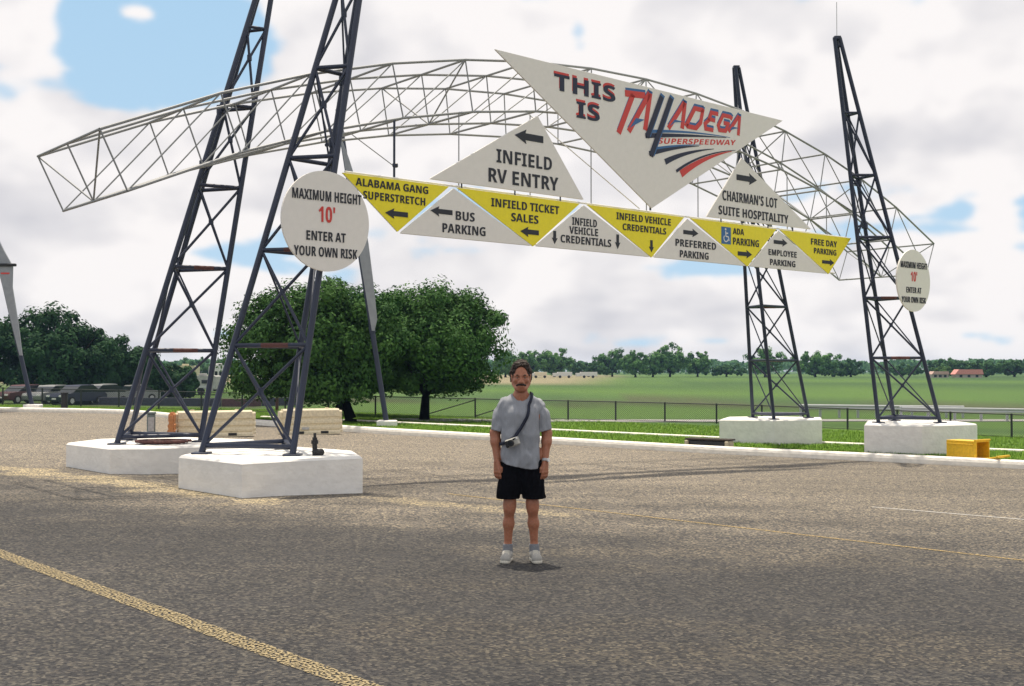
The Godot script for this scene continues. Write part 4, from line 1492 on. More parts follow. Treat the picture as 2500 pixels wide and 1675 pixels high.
func build_trees() -> void:
	var g := "big trees behind the near tower"
	tree("shade_tree", "big dark green tree behind the near tower, left of the pair", g, on_land(-5.44, 38.4), Vector3(-1.15, 2.55, 0.0), Vector3(3.3, 2.5, 2.5), 340, 220, 0.075, Vector3(0.024, 0.068, 0.022), Vector3(0.072, 0.155, 0.036), 0.17, 101, M.leaf)
	tree("shade_tree", "big dark green tree with a forked trunk just left of the man", g, on_land(-3.22, 41.85), Vector3(0.30, 2.85, 0.0), Vector3(3.05, 2.6, 2.4), 340, 220, 0.075, Vector3(0.025, 0.070, 0.022), Vector3(0.074, 0.16, 0.038), 0.17, 202, M.leaf)
	tree("shade_tree", "dark green tree filling the gap behind the pair", g, on_land(-6.9, 45.2), Vector3(1.3, 2.75, 0.0), Vector3(2.6, 2.5, 2.2), 200, 180, 0.09, Vector3(0.022, 0.064, 0.022), Vector3(0.055, 0.13, 0.036), 0.15, 252, M.leaf)
	# dark trees over the parked cars
	g = "dark trees over the parked cars"
	var e := [[-34.0, 84.0, 3.2, 4.1, 4.4, "tallest dark tree at the left edge above the parked cars"], [-39.0, 82.0, 3.0, 4.0, 3.6, "dark tree cut off by the left edge of the picture"], [-31.2, 86.0, 2.4, 3.0, 2.9, "mid sized dark tree second from the left edge"], [-28.9, 88.0, 1.9, 2.3, 2.3, "small dark tree third from the left edge, beside the far tower"], [-27.0, 92.0, 1.3, 1.6, 2.0, "lowest dark tree just left of the far left tower"]]
	for i in e.size():
		var q = e[i]
		tree("dark_tree", q[5], g, on_land(q[0], q[1]), Vector3(0, q[2], 0), Vector3(q[4], q[3], q[4] * 0.9), 170, 170, 0.16, Vector3(0.014, 0.042, 0.018), Vector3(0.034, 0.085, 0.030), 0.2, 300 + i * 7, M.leaf)
	# far trees beyond the field: picture column, top row, half width on the photo; 230 m away
	var far := [
		[1155, 800, 26, "far tree at the right edge of the big tree's crown"], [1209, 799, 34, "far tree behind the man's head"], [1267, 798, 38, "widest far tree right of the man's head"], [1345, 826, 40, "low dark far tree in the gap right of the man"],
		[1399, 801, 32, "rounded far tree with a dark foot, alone in mid field"], [1452, 801, 24, "slim far tree next to the rounded one"], [1492, 808, 30, "far tree under the tallest one's left side"], [1531, 786, 34, "tallest far tree, under the big sign"], [1594, 803, 30, "far tree at the right end of the middle clump"],
		[1660, 834, 45, "low blue green far tree left of the middle right tower"], [1748, 792, 36, "round far tree behind the middle right tower"], [1863, 803, 46, "broad far tree right of the middle right tower"], [1944, 821, 26, "small pointed far tree between the right towers"], [1905, 843, 46, "low bushy far tree below the pointed one"],
		[2166, 820, 44, "far tree above the pink roof"], [2152, 838, 24, "yellow green far bush left of the pink roof"], [2253, 823, 46, "far tree right of the pink roof"], [2318, 822, 44, "far tree at the right edge of the picture"], [2060, 832, 50, "low far tree behind the right tower"],
		[455, 818, 60, "far tree seen between the two left towers"], [385, 828, 60, "far tree seen through the far left tower"], [520, 824, 40, "far tree by the left edge of the big tree"]]
	for i in far.size():
		var q = far[i]
		var d := 225.0 + (i % 5) * 5.0
		var x: float = (q[0] - 1170.0) / 2600.0 * d
		var base := on_land(x, d)
		var top: float = 1.69 + (848.0 - q[1]) * d / 2600.0 - base.y
		var hw: float = q[2] * d / 2600.0
		var lo := Vector3(0.04, 0.115, 0.04)
		var hi := Vector3(0.13, 0.26, 0.07)
		if q[1] > 815 and q[0] != 2152:
			lo = Vector3(0.026, 0.075, 0.030)
			hi = Vector3(0.080, 0.17, 0.05)
		if q[0] == 2152:
			hi = Vector3(0.14, 0.23, 0.05)
		tree("far_tree", q[3], "trees beyond the field", base, Vector3(0, top * 0.52, 0), Vector3(hw * 1.4, top * 0.55, hw * 1.0), 90, 80, 0.24, lo, hi, 0.22, 500 + i * 3, M.leaf_far)
	# the far wood: one mass
	var r := RandomNumberGenerator.new()
	r.seed = 9
	var v := PackedVector3Array()
	var nn := PackedVector3Array()
	var cs := PackedColorArray()
	var nz := FastNoiseLite.new()
	nz.frequency = 0.02
	for i in 26000:
		var az := r.randf_range(-0.62, 0.62)
		var d := r.randf_range(420.0, 470.0)
		var hgt := 4.9 + 1.3 * nz.get_noise_2d(az * 900.0, 0.0) + 0.8 * nz.get_noise_2d(az * 4000.0, 9.0)
		var p := Vector3(sin(az) * d, 0.45 + hgt * sqrt(r.randf()), -cos(az) * d)
		var nrm := Vector3(r.randfn() * 0.5, r.randf() + 0.2, 0.7 + r.randfn() * 0.3).normalized()
		var t := nrm.cross(Vector3(r.randfn(), r.randfn(), r.randfn())).normalized()
		var b := nrm.cross(t)
		var s := r.randf_range(0.5, 1.0)
		var k := r.randf()
		var c := Color(0.028 + 0.035 * k, 0.08 + 0.07 * k, 0.03 + 0.02 * k)
		for g2 in [p - t * s, p + b * s * 0.6, p + t * s, p - t * s, p + t * s, p - b * s * 0.6]:
			v.append(g2); nn.append(nrm); cs.append(c)
	var wood := obj("woods", arrays(v, nn, PackedInt32Array(), cs), M.leaf_far)
	wood.set_meta("kind", "stuff")
	wood.set_meta("label", "distant wood along the whole horizon")
	grass_tufts()

func grass_tufts() -> void:
	var st := SurfaceTool.new()
	st.begin(Mesh.PRIMITIVE_TRIANGLES)
	var r := RandomNumberGenerator.new()
	r.seed = 77
	for i in 9:
		var a := r.randf() * TAU
		var b := Vector3(cos(a), 0, sin(a)) * r.randf() * 0.07
		var w := Vector3(-sin(a), 0, cos(a)) * 0.007
		var tip := b + Vector3(r.randfn() * 0.025, r.randf_range(0.05, 0.10), r.randfn() * 0.025)
		for p in [b - w, tip, b + w]:
			st.set_normal(Vector3(0, 0.8, 0.6))
			st.add_vertex(p)
	var mm := MultiMesh.new()
	mm.transform_format = MultiMesh.TRANSFORM_3D
	mm.use_colors = true
	mm.mesh = st.commit()
	var n := 42000
	mm.instance_count = n
	for i in n:
		var az := r.randf_range(-0.46, 0.46)
		var re := edge_radius(az) + (0.9 if az > -0.14 else 0.4) + 15.0 * pow(r.randf(), 1.5)
		var x := sin(az) * re
		var d := cos(az) * re
		var s := r.randf_range(0.6, 1.2)
		mm.set_instance_transform(i, Transform3D(Basis(Vector3.UP, r.randf() * TAU).scaled(Vector3(s, s, s)), on_land(x, d) - Vector3(0, 0.01, 0)))
		var k := r.randf()
		mm.set_instance_color(i, Color(0.13 + 0.10 * k, 0.26 + 0.12 * k, 0.035 + 0.02 * k))
	var o := MultiMeshInstance3D.new()
	o.name = "grass"
	o.multimesh = mm
	o.material_override = leaf_material(0.3)
	o.set_meta("kind", "stuff")
	o.set_meta("label", "mown grass verge between kerb and fence")
	add_child(o)

# ------------------------------------------------------------------ far place

func car(label: String, at: Vector3, turn: float, mat: Material, tall: float) -> void:
	var t := thing("parked_car", label, "car", at, turn, "cars parked under the dark trees")
	t.scale = Vector3.ONE * 0.86
	var side := pts([-2.15, 0.35, -2.2, 0.62, -2.05, 0.82, -1.0, 0.92, 0.9, 0.95, 1.9, 0.92, 2.15, 0.75, 2.15, 0.35, 1.75, 0.28, -1.75, 0.28])
	obj("body", prism(side, -0.86, 0.86), mat, t)
	var cab := pts([-1.15, 0.90, -0.45, 1.32 * tall, 0.95, 1.36 * tall, 1.75, 0.92])
	obj("cabin_glass", prism(cab, -0.74, 0.74), M.glass_dark, t)
	var roof := pts([-0.5, 1.30 * tall, -0.35, 1.38 * tall, 0.85, 1.42 * tall, 1.02, 1.33 * tall])
	obj("roof", prism(roof, -0.72, 0.72), mat, t)
	for x in [-1.35, 1.35]:
		for z in [-0.80, 0.80]:
			var w := tube("wheel", Vector3(x, 0.32, z - 0.1), Vector3(x, 0.32, z + 0.1), 0.32, M.rubber, t)
			var rim := tube("rim", Vector3(x, 0.32, z + (0.1 if z > 0 else -0.1)), Vector3(x, 0.32, z + (0.115 if z > 0 else -0.115)), 0.19, M.steel, t)
	for z in [-0.6, 0.6]:
		box("headlight", Vector3(0.05, 0.14, 0.3), Vector3(-2.18, 0.68, z), M.rim, t)
		box("tail_light", Vector3(0.05, 0.14, 0.3), Vector3(2.15, 0.72, z), M.ink_red, t)
	box("number_plate", Vector3(0.03, 0.12, 0.4), Vector3(-2.21, 0.48, 0), M.rim, t)

func camper(label: String, at: Vector3, turn: float, s: Vector3, mat: Material, band: Material) -> void:
	var t := thing("camper_trailer", label, "camper", at, turn, "campers and trailers beyond the left grass")
	var p := pts([-0.5, 0.0, -0.53, 0.25, -0.48, 0.92, -0.42, 1.0, 0.44, 1.0, 0.5, 0.93, 0.5, 0.0])
	for i in p.size():
		p[i] = Vector2(p[i].x * s.x, 0.5 + p[i].y * (s.y - 0.5))
	obj("body", prism(p, -s.z * 0.5, s.z * 0.5), mat, t)
	box("stripe", Vector3(s.x * 0.96, s.y * 0.12, 0.03), Vector3(0, s.y * 0.42, s.z * 0.5 + 0.012), band, t)
	for k in 3:
		box("window", Vector3(s.x * 0.16, s.y * 0.18, 0.04), Vector3(s.x * (-0.3 + 0.26 * k), s.y * 0.68, s.z * 0.5 + 0.014), M.glass_dark, t)
	box("door", Vector3(s.x * 0.1, s.y * 0.6, 0.04), Vector3(s.x * 0.38, s.y * 0.5, s.z * 0.5 + 0.016), mat, t)
	box("roof_vent", Vector3(0.6, 0.2, 0.6), Vector3(s.x * 0.1, s.y + 0.09, 0), mat, t)
	for k in [-0.12, 0.12]:
		tube("wheel", Vector3(s.x * k, 0.35, s.z * 0.5 - 0.2), Vector3(s.x * k, 0.35, s.z * 0.5 + 0.02), 0.34, M.rubber, t)

func build_far_place() -> void:
	var silver := paint(0.26, 0.27, 0.27, 0.35, 0.3)
	var white := paint(0.62, 0.62, 0.60, 0.4)
	var blue := paint(0.015, 0.022, 0.05, 0.3)
	var maroon := paint(0.07, 0.02, 0.025, 0.35)
	var bl := mottled(0.5, 0.55, 0.62, 0.08, 2.0, 0.5, 51)
	car("dark blue car facing the lot, nearest of the parked cars", on_land(-27.7, 72.5), 1.15, blue, 1.05)
	car("silver car parked left of the dark blue car", on_land(-30.0, 74.0), 1.3, silver, 1.0)
	car("maroon car behind the left mast's foot", on_land(-31.6, 73.5), 1.2, maroon, 1.0)
	car("pale grey car just right of the dark blue car", on_land(-26.9, 74.5), 1.0, silver, 1.1)
	car("light grey car parked farthest right beneath the dark trees", on_land(-28.0, 84.0), 0.7, silver, 1.0)
	camper("long pale blue trailer behind the far left tower", on_land(-29.6, 98.0), -0.15, Vector3(3.4, 1.9, 2.2), bl, M.steel)
	camper("beige camper with a red brown stripe behind the pale blue trailer", on_land(-34.2, 118.0), 0.1, Vector3(3.2, 2.3, 2.2), mottled(0.52, 0.47, 0.32, 0.1, 2.0, 0.7, 52), M.rusty)
	camper("low grey trailer between the two left towers", on_land(-28.6, 104.0), 0.0, Vector3(3.6, 1.75, 2.0), mottled(0.36, 0.36, 0.34, 0.12, 2.0, 0.7, 53), M.steel)
	camper("round topped white camper by the near tower's left leg", on_land(-29.0, 112.0), 0.2, Vector3(1.6, 2.5, 2.0), white, M.steel)
	camper("white camper half hidden by the left tree", on_land(-22.5, 106.0), 0.0, Vector3(3.2, 1.6, 2.0), white, M.steel)
	# dark windscreen on a low wall in front of the campers
	var lw := thing("low_wall", "low dark blue wall in front of the campers at the left", "wall", on_land(-21.5, 74.0), 0.16)
	for k in 6:
		var p := on_land(-21.5 + (k - 2.5) * 2.55, 74.0 - (k - 2.5) * 0.45)
		box("wall_panel", Vector3(2.53, 0.55, 0.12), Vector3((k - 2.5) * 2.55, p.y - lw.position.y + 0.25, 0), mottled(0.05, 0.055, 0.085, 0.2, 1.0, 0.8, 54) if k != 4 else mottled(0.10, 0.05, 0.06, 0.2, 1.0, 0.8, 55), lw)
	# service road as a sandy band with small far vehicles
	for q in [[1235, 866, "tiny cream truck left of the mid field", 2.2], [1290, 866, "tiny white truck in mid field right of the man", 2.6], [1345, 867, "tiny white trailer on the far sandy road", 3.0]]:
		var d := 205.0
		var x: float = (q[0] - 1170.0) / 2600.0 * d
		var t := thing("far_truck", q[2], "truck", on_land(x, d), 0.1, "tiny vehicles on the far road")
		box("cargo_box", Vector3(q[3], 0.75, 1.3), Vector3(0, 0.72, 0), white if q[0] > 1240 else M.cream, t)
		box("cab", Vector3(0.8, 0.6, 1.2), Vector3(-q[3] * 0.5 - 0.42, 0.62, 0), white, t)
		for k in [-0.9, 0.7]:
			tube("wheel", Vector3(k, 0.25, 0.5), Vector3(k, 0.25, 0.68), 0.25, M.rubber, t)
	for h in [[2209, 62, 858, "house with a pink red roof among the far trees at right", 0.62, 0.26, 0.22], [2144, 38, 861, "low house with a pale pink roof left of the red roofed one", 0.50, 0.33, 0.28]]:
		var d := 216.0
		var x: float = (h[0] - 1170.0) / 2600.0 * d
		var wdt: float = h[1] * d / 2600.0
		var t := thing("far_house", h[3], "house", on_land(x, d), -0.15)
		box("wall", Vector3(wdt * 0.94, 1.1, 3.4), Vector3(0, 0.2, 0), mottled(0.45, 0.40, 0.34, 0.1, 1.0, 0.8, 56), t)
		var rf := obj("roof", prism(pts([-wdt * 0.5, 0.62, -wdt * 0.36, 1.55 - (h[2] - 858) * 0.12, wdt * 0.46, 1.55 - (h[2] - 858) * 0.12, wdt * 0.5, 0.62]), -2.0, 2.0), mottled(h[4], h[5], h[6], 0.1, 1.0, 0.8, 57), t)
		for k in 3:
			box("window", Vector3(0.5, 0.45, 0.05), Vector3((k - 1) * wdt * 0.28, 0.3, 1.72), M.glass_dark, t)

# ------------------------------------------------------------------ the man

func joined(meshes: Array) -> ArrayMesh:
	var st := SurfaceTool.new()
	for m in meshes:
		st.append_from(m, 0, Transform3D.IDENTITY)
	return st.commit()

func hand_bones(s: float) -> Array:
	# hanging hand, s = -1 for the viewer's left; palm towards the thigh, fingers slightly curled
	var wr := Vector3(s * 0.212, 0.872, 0.035)
	var across := Vector3(-s * 0.62, 0.0, 0.78)          # from little finger to index
	var back := Vector3(s * 0.78, 0.0, 0.62)             # out of the back of the hand
	var kn := wr + Vector3(s * -0.004, -0.082, 0.012)
	var b := []
	for i in 4:
		var o := across * (0.033 - 0.022 * i)
		b.append(bone(wr + o * 0.55 + Vector3(0, -0.005, 0), kn + o + Vector3(0, -0.004 * absf(i - 1.2), 0), 0.019, 0.0125))
	var lens := [0.074, 0.083, 0.077, 0.06]
	for i in 4:
		var o := kn + across * (0.034 - 0.0235 * i) + Vector3(0, -0.004 * absf(i - 1.2), 0)
		var l: float = lens[i]
		var p1 := o + (Vector3.DOWN * 0.96 - back * 0.18).normalized() * l * 0.45
		var p2 := p1 + (Vector3.DOWN * 0.86 - back * 0.55).normalized() * l * 0.32
		var p3 := p2 + (Vector3.DOWN * 0.6 - back * 0.85).normalized() * l * 0.24
		b.append(bone(o, p1, 0.0105, 0.0095))
		b.append(bone(p1, p2, 0.0095, 0.0085))
		b.append(bone(p2, p3, 0.0085, 0.007))
	var t0 := wr + across * 0.018 + Vector3(0, -0.025, 0) - back * 0.006
	var t1 := t0 + (across * 0.75 + Vector3.DOWN * 0.75 - back * 0.25).normalized() * 0.042
	var t2 := t1 + (across * 0.30 + Vector3.DOWN - back * 0.25).normalized() * 0.034
	var t3 := t2 + (Vector3.DOWN - back * 0.4 + across * 0.05).normalized() * 0.026
	b.append(bone(t0, t1, 0.017, 0.0125))
	b.append(bone(t1, t2, 0.0125, 0.0105))
	b.append(bone(t2, t3, 0.0105, 0.008))
	return b

func build_person() -> void:
	var skin := StandardMaterial3D.new()
	skin.albedo_texture = noise_tex([0.2, 0.8], [col(0.33, 0.125, 0.068), col(0.41, 0.17, 0.095)], 0.03, FastNoiseLite.TYPE_SIMPLEX_SMOOTH, 256, 4, 71)
	skin.uv1_triplanar = true
	skin.uv1_scale = Vector3.ONE * 4.0
	skin.roughness = 0.5
	skin.subsurf_scatter_enabled = true
	skin.subsurf_scatter_strength = 0.15
	var hair := mottled(0.030, 0.017, 0.011, 0.45, 0.05, 0.7, 72, 5.0)
	var cloth := mottled(0.29, 0.305, 0.335, 0.10, 0.04, 0.95, 73, 2.0)
	var black_cloth := mottled(0.006, 0.006, 0.008, 0.25, 0.2, 0.95, 74)
	black_cloth.metallic_specular = 0.15
	var t := thing("person", "man in grey T-shirt and black shorts standing on the lot, camera across his chest", "person", on_lot(0.08, 10.08))
	# --- body
	var b := []
	for s in [-1.0, 1.0]:
		b.append(bone(Vector3(s * 0.085, 0.90, 0), Vector3(s * 0.100, 0.50, 0.012), 0.082, 0.052))
		b.append(bone(Vector3(s * 0.100, 0.50, 0.012), Vector3(s * 0.102, 0.455, 0.018), 0.050, 0.047))
		b.append(bone(Vector3(s * 0.102, 0.46, 0.008), Vector3(s * 0.109, 0.33, -0.016), 0.041, 0.046))
		b.append(bone(Vector3(s * 0.109, 0.33, -0.016), Vector3(s * 0.117, 0.12, -0.026), 0.045, 0.030))
		b.append(bone(Vector3(s * 0.117, 0.12, -0.026), Vector3(s * 0.12, 0.06, -0.02), 0.035, 0.038))
		b.append(bone(Vector3(s * 0.120, 0.045, -0.03), Vector3(s * 0.135, 0.03, 0.12), 0.035, 0.025))
		b.append(bone(Vector3(s * 0.158, 1.345, -0.012), Vector3(s * 0.230, 1.12, -0.03), 0.040, 0.040))
		b.append(bone(Vector3(s * 0.232, 1.13, -0.03), Vector3(s * 0.226, 1.05, -0.01), 0.041, 0.041))
		b.append(bone(Vector3(s * 0.226, 1.05, -0.01), Vector3(s * 0.212, 0.875, 0.034), 0.040, 0.026))
	b.append(bone(Vector3(-0.07, 0.95, 0), Vector3(0.07, 0.95, 0), 0.105, 0.105))
	b.append(bone(Vector3(-0.06, 1.10, 0), Vector3(0.06, 1.10, 0), 0.095, 0.095))
	b.append(bone(Vector3(-0.075, 1.28, 0), Vector3(0.075, 1.28, 0), 0.105, 0.105))
	b.append(bone(Vector3(-0.12, 1.375, -0.01), Vector3(0.12, 1.375, -0.01), 0.05, 0.05))
	b.append(bone(Vector3(-0.09, 1.41, -0.01), Vector3(0.0, 1.455, -0.012), 0.04, 0.05))
	b.append(bone(Vector3(0.09, 1.41, -0.01), Vector3(0.0, 1.455, -0.012), 0.04, 0.05))
	b.append(bone(Vector3(0, 1.40, -0.015), Vector3(0, 1.54, 0.0), 0.058, 0.052))
	var body := flesh(b, 0.012, 0.035)
	# --- head
	var h := []
	h.append(bone(Vector3(0, 1.648, -0.018), Vector3(0, 1.642, 0.004), 0.094, 0.090, Vector3(0.82, 1.05, 1.0)))
	h.append(bone(Vector3(0, 1.595, 0.03), Vector3(0, 1.535, 0.045), 0.062, 0.046, Vector3(0.98, 1.0, 0.95)))
	h.append(bone(Vector3(-0.022, 1.515, 0.062), Vector3(0.022, 1.515, 0.062), 0.024, 0.024))
	for s in [-1.0, 1.0]:
		h.append(bone(Vector3(s * 0.055, 1.56, 0.0), Vector3(s * 0.035, 1.525, 0.045), 0.026, 0.024))
		h.append(bone(Vector3(s * 0.042, 1.592, 0.058), Vector3(s * 0.05, 1.588, 0.04), 0.022, 0.02))
		h.append(bone(Vector3(s * 0.012, 1.634, 0.078), Vector3(s * 0.05, 1.634, 0.062), 0.014, 0.012))
		h.append(bone(Vector3(s * 0.080, 1.635, -0.012), Vector3(s * 0.076, 1.580, -0.004), 0.018, 0.011, Vector3(0.6, 1.0, 1.2)))
		h.append(bone(Vector3(s * 0.013, 1.573, 0.094), Vector3(s * 0.016, 1.572, 0.086), 0.010, 0.010))
	h.append(bone(Vector3(0, 1.628, 0.082), Vector3(0, 1.580, 0.103), 0.010, 0.015))
	h.append(bone(Vector3(-0.018, 1.549, 0.083), Vector3(0.018, 1.549, 0.083), 0.0095, 0.0095))
	h.append(bone(Vector3(-0.015, 1.537, 0.081), Vector3(0.015, 1.537, 0.081), 0.010, 0.010))
	h.append(bone(Vector3(0, 1.44, -0.012), Vector3(0, 1.55, 0.0), 0.055, 0.052))
	var sockets := []
	for s in [-1.0, 1.0]:
		sockets.append(bone(Vector3(s * 0.024, 1.617, 0.098), Vector3(s * 0.043, 1.616, 0.090), 0.014, 0.012))
	sockets.append(bone(Vector3(-0.02, 1.543, 0.098), Vector3(0.02, 1.543, 0.098), 0.0045, 0.0045))
	var head := flesh(h, 0.0045, 0.018, [], sockets)
	obj("body", joined([body, head, flesh(hand_bones(-1.0), 0.004, 0.008), flesh(hand_bones(1.0), 0.004, 0.008)]), skin, t)
	var eye_white := paint(0.20, 0.17, 0.16, 0.4)
	var dark := paint(0.012, 0.008, 0.006, 0.3)
	for s in [-1.0, 1.0]:
		var e := obj("eye", flesh([bone(Vector3.ZERO, Vector3(0.001, 0, 0), 0.0125, 0.0125)], 0.003, 0.004), eye_white, t, Vector3(s * 0.033, 1.616, 0.071))
		obj("iris", flesh([bone(Vector3.ZERO, Vector3(0.0005, 0, 0), 0.006, 0.006)], 0.002, 0.003), dark, e, Vector3(0, -0.001, 0.0085))
		obj("eyebrow", flesh([bone(Vector3(s * 0.013, 1.634, 0.092), Vector3(s * 0.034, 1.640, 0.085), 0.006, 0.006), bone(Vector3(s * 0.034, 1.640, 0.085), Vector3(s * 0.055, 1.632, 0.068), 0.006, 0.004)], 0.0035, 0.004, [], [], 0.002, Vector3(300, 300, 300), 3), hair, t)
	obj("moustache", flesh([bone(Vector3(-0.002, 1.562, 0.098), Vector3(-0.038, 1.549, 0.082), 0.0135, 0.008), bone(Vector3(0.002, 1.562, 0.099), Vector3(0.038, 1.549, 0.082), 0.0135, 0.008)], 0.0035, 0.006, [], [], 0.003, Vector3(260, 120, 260), 4), hair, t)
	# hair: thick and wavy, longer behind the ears, off the forehead
	var hb := [bone(Vector3(0, 1.668, -0.024), Vector3(0, 1.664, -0.008), 0.108, 0.102, Vector3(0.83, 1.0, 1.0))]
	for s in [-1.0, 1.0]:
		hb.append(bone(Vector3(s * 0.072, 1.66, -0.035), Vector3(s * 0.074, 1.590, -0.045), 0.026, 0.018))
		hb.append(bone(Vector3(s * 0.055, 1.62, -0.075), Vector3(s * 0.045, 1.545, -0.070), 0.036, 0.024))
		hb.append(bone(Vector3(s * 0.035, 1.722, 0.042), Vector3(s * 0.066, 1.680, 0.030), 0.022, 0.018))
	hb.append(bone(Vector3(-0.04, 1.728, 0.038), Vector3(0.04, 1.730, 0.038), 0.022, 0.022))
	var face := [bone(Vector3(0, 1.645, 0.13), Vector3(0, 1.56, 0.14), 0.094, 0.10, Vector3(0.80, 1.0, 1.0)), bone(Vector3(0, 1.672, 0.13), Vector3(0, 1.66, 0.13), 0.074, 0.07)]
	obj("hair", flesh(hb, 0.005, 0.02, [], face, 0.015, Vector3(52, 40, 52), 5), hair, t)
	# --- T-shirt: torso and two sleeves, hems cut flat
	var sh := []
	sh.append(bone(Vector3(-0.125, 1.368, -0.010), Vector3(0.125, 1.368, -0.010), 0.078, 0.078))
	sh.append(bone(Vector3(-0.125, 1.385, -0.012), Vector3(-0.045, 1.432, -0.014), 0.046, 0.048))
	sh.append(bone(Vector3(0.125, 1.385, -0.012), Vector3(0.045, 1.432, -0.014), 0.046, 0.048))
	for y in [1.28, 1.18, 1.08, 0.98, 0.89, 0.79]:
		var w: float = 0.064 + (0.010 if y < 0.95 else 0.0)
		sh.append(bone(Vector3(-w, y, 0.004), Vector3(w * 0.94, y, 0.004), 0.108, 0.108, Vector3(1.0, 1.0, 1.08)))
	var hem := [[Vector3(-0.22, -1.0, -0.05).normalized(), -0.812], [Vector3(0.10, -1.0, 0.0).normalized(), -0.80]]
	var neck_hole := [bone(Vector3(0, 1.47, 0.015), Vector3(0, 1.56, 0.02), 0.066, 0.085, Vector3(1.05, 1.0, 1.0))]
	var parts := [flesh(sh, 0.009, 0.05, hem, neck_hole, 0.018, Vector3(10, 5, 10), 6)]
	for s in [-1.0, 1.0]:
		var sl := [bone(Vector3(s * 0.135, 1.372, -0.010), Vector3(s * 0.182, 1.28, -0.015), 0.068, 0.066), bone(Vector3(s * 0.182, 1.28, -0.015), Vector3(s * 0.226, 1.04, -0.02), 0.066, 0.068)]
		parts.append(flesh(sl, 0.009, 0.03, [[Vector3(s * 0.24, -1.0, 0.0).normalized(), -1.065]], [], 0.016, Vector3(12, 6, 12), 8 + int(s)))
	obj("t_shirt", joined(parts), cloth, t)
	# --- shorts
	var so := [bone(Vector3(-0.07, 0.88, 0), Vector3(0.07, 0.88, 0), 0.105, 0.105)]
	for s in [-1.0, 1.0]:
		so.append(bone(Vector3(s * 0.075, 0.82, 0), Vector3(s * 0.116, 0.52, 0.008), 0.108, 0.108))
	obj("shorts", flesh(so, 0.010, 0.03, [[Vector3(0, -1, 0), -0.552], [Vector3(0, 1, 0), 0.90]], [bone(Vector3(0, 0.50, 0), Vector3(0, 0.59, 0), 0.02, 0.008, Vector3(1, 1, 12))], 0.012, Vector3(14, 6, 14), 12), black_cloth, t)
	# --- socks and shoes
	var sock := mottled(0.19, 0.20, 0.22, 0.15, 0.05, 0.9, 75)
	var shoe := mottled(0.36, 0.35, 0.32, 0.12, 0.1, 0.7, 76)
	var sole := mottled(0.66, 0.63, 0.54, 0.1, 0.1, 0.7, 77)
	for s in [-1.0, 1.0]:
		obj("sock", flesh([bone(Vector3(s * 0.116, 0.135, -0.026), Vector3(s * 0.12, 0.07, -0.02), 0.044, 0.047)], 0.008, 0.02, [[Vector3(0, 1, 0), 0.150]], [], 0.004, Vector3(30, 60, 30), 14), sock, t)
		var sb := [bone(Vector3(s * 0.119, 0.052, -0.055), Vector3(s * 0.121, 0.056, -0.005), 0.041, 0.043), bone(Vector3(s * 0.121, 0.056, -0.005), Vector3(s * 0.137, 0.040, 0.125), 0.042, 0.035), bone(Vector3(s * 0.131, 0.038, 0.125), Vector3(s * 0.147, 0.038, 0.125), 0.035, 0.033)]
		var sm := obj("shoe", flesh(sb, 0.007, 0.03, [[Vector3(0, -1, 0), -0.022], [Vector3(0, 1, 0), 0.105]], [bone(Vector3(s * 0.119, 0.12, -0.02), Vector3(s * 0.119, 0.09, -0.02), 0.034, 0.030)]), shoe, t)
		var sp := [bone(Vector3(s * 0.119, 0.02, -0.055), Vector3(s * 0.121, 0.02, 0.0), 0.045, 0.042, Vector3(1, 1, 1)), bone(Vector3(s * 0.121, 0.02, 0.0), Vector3(s * 0.140, 0.02, 0.125), 0.042, 0.045)]
		obj("sole", flesh(sp, 0.007, 0.02, [[Vector3(0, -1, 0), 0.0], [Vector3(0, 1, 0), 0.030]]), sole, sm)
		for k in 4:
			var z := 0.035 + k * 0.022
			tube("lace", Vector3(s * 0.125 - 0.022, 0.094 - k * 0.006, z), Vector3(s * 0.125 + 0.022, 0.094 - k * 0.006, z + 0.008), 0.004, sole, sm)
	# --- watch on the viewer's right wrist
	var wa := Vector3(0.2135, 0.893, 0.030)
	var dirn := Vector3(-0.014, -0.175, 0.044).normalized()
	tube("watch", wa - dirn * 0.011, wa + dirn * 0.011, 0.032, M.steel, t)
	var face_w := tube("watch_face", wa + Vector3(0.02, 0, 0.022), wa + Vector3(0.030, 0.002, 0.031), 0.017, M.rim, t)
	# --- camera on its strap, across the chest
	var cam := thing("camera", "small silver camera with black lens hanging on a dark strap across the man's shirt", "camera", t.position + Vector3(-0.075, 1.055, 0.165), -0.25)
	var cb := Node3D.new()
	cb.name = "camera_body"
	cam.add_child(cb)
	cb.rotation.z = 0.35
	box("case", Vector3(0.125, 0.072, 0.045), Vector3.ZERO, mottled(0.48, 0.47, 0.42, 0.08, 0.1, 0.4, 78), cb)
	box("grip", Vector3(0.025, 0.06, 0.014), Vector3(-0.048, -0.002, 0.026), M.black, cb)
	tube("lens", Vector3(-0.01, -0.002, 0.02), Vector3(-0.01, -0.002, 0.058), 0.030, M.black, cb)
	tube("lens_glass", Vector3(-0.01, -0.002, 0.058), Vector3(-0.01, -0.002, 0.060), 0.018, M.glass_dark, cb)
	box("viewfinder", Vector3(0.03, 0.014, 0.012), Vector3(0.03, 0.022, 0.024), M.glass_dark, cb)
	box("flash", Vector3(0.028, 0.016, 0.01), Vector3(0.045, 0.02, 0.024), M.rim, cb)
	tube("shutter_button", Vector3(-0.04, 0.036, 0), Vector3(-0.04, 0.042, 0), 0.008, M.steel, cb)
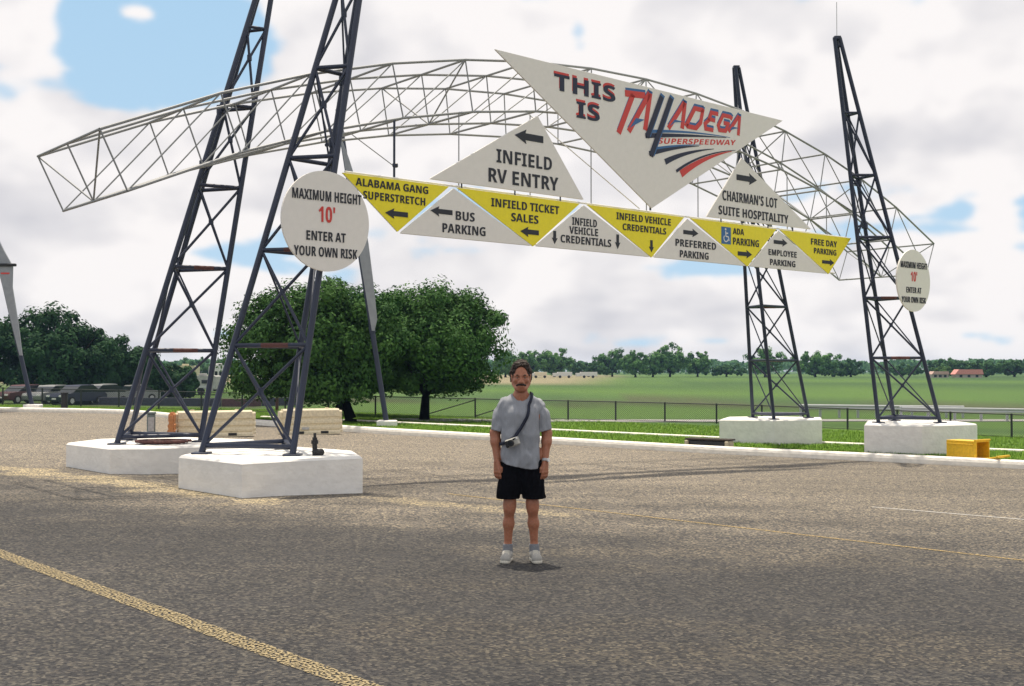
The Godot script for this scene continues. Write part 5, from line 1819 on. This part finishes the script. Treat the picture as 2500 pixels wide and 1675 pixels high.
	# strap: follows the shirt from the shoulder down to the camera and on round the hip
	var line := [Vector3(0.082, 1.47, -0.03), Vector3(0.080, 1.45, 0.03), Vector3(0.066, 1.38, 0.1), Vector3(0.035, 1.27, 0.1), Vector3(-0.005, 1.17, 0.1), Vector3(-0.045, 1.09, 0.1), Vector3(-0.11, 1.05, 0.1), Vector3(-0.16, 1.03, 0.04), Vector3(-0.185, 1.04, -0.03), Vector3(-0.16, 1.08, -0.1), Vector3(-0.05, 1.22, -0.14), Vector3(0.05, 1.38, -0.11), Vector3(0.082, 1.47, -0.03)]
	var cv := Curve3D.new()
	for i in line.size():
		var a: Vector3 = line[maxi(i - 1, 0)]
		var c: Vector3 = line[mini(i + 1, line.size() - 1)]
		cv.add_point(line[i], -(c - a) / 6.0, (c - a) / 6.0)
	var st := SurfaceTool.new()
	st.begin(Mesh.PRIMITIVE_TRIANGLES)
	var rows: Array = []
	for i in 61:
		var p := cv.sample_baked(cv.get_baked_length() * i / 60.0)
		var axis := Vector3(0, p.y, 0)
		var outw := (p - axis).normalized()
		if p.y > 1.40:
			outw = (outw + Vector3.UP * (p.y - 1.40) * 25.0).normalized()
		var q := p - outw * 0.06
		for k in 60:
			if field_at(q, sh, 0.05) > 0.014:
				break
			q += outw * 0.004
		rows.append([q, outw])
	var prev: Array = []
	for i in rows.size():
		var p: Vector3 = rows[i][0]
		var n: Vector3 = rows[i][1]
		var tg: Vector3 = ((rows[mini(i + 1, rows.size() - 1)][0] as Vector3) - (rows[maxi(i - 1, 0)][0] as Vector3)).normalized()
		var sd := n.cross(tg).normalized() * 0.014
		var ring := [p - sd, p + sd, p + sd + n * 0.004, p - sd + n * 0.004]
		if i > 0:
			for k in 4:
				quad(st, [prev[k], ring[k], ring[(k + 1) % 4], prev[(k + 1) % 4]], true)
		prev = ring
	st.generate_normals()
	var strap := obj("strap", st.commit(), mottled(0.012, 0.016, 0.035, 0.3, 0.1, 0.8, 79), cam)
	strap.transform = cam.transform.affine_inverse() * Transform3D(Basis.IDENTITY, t.position)
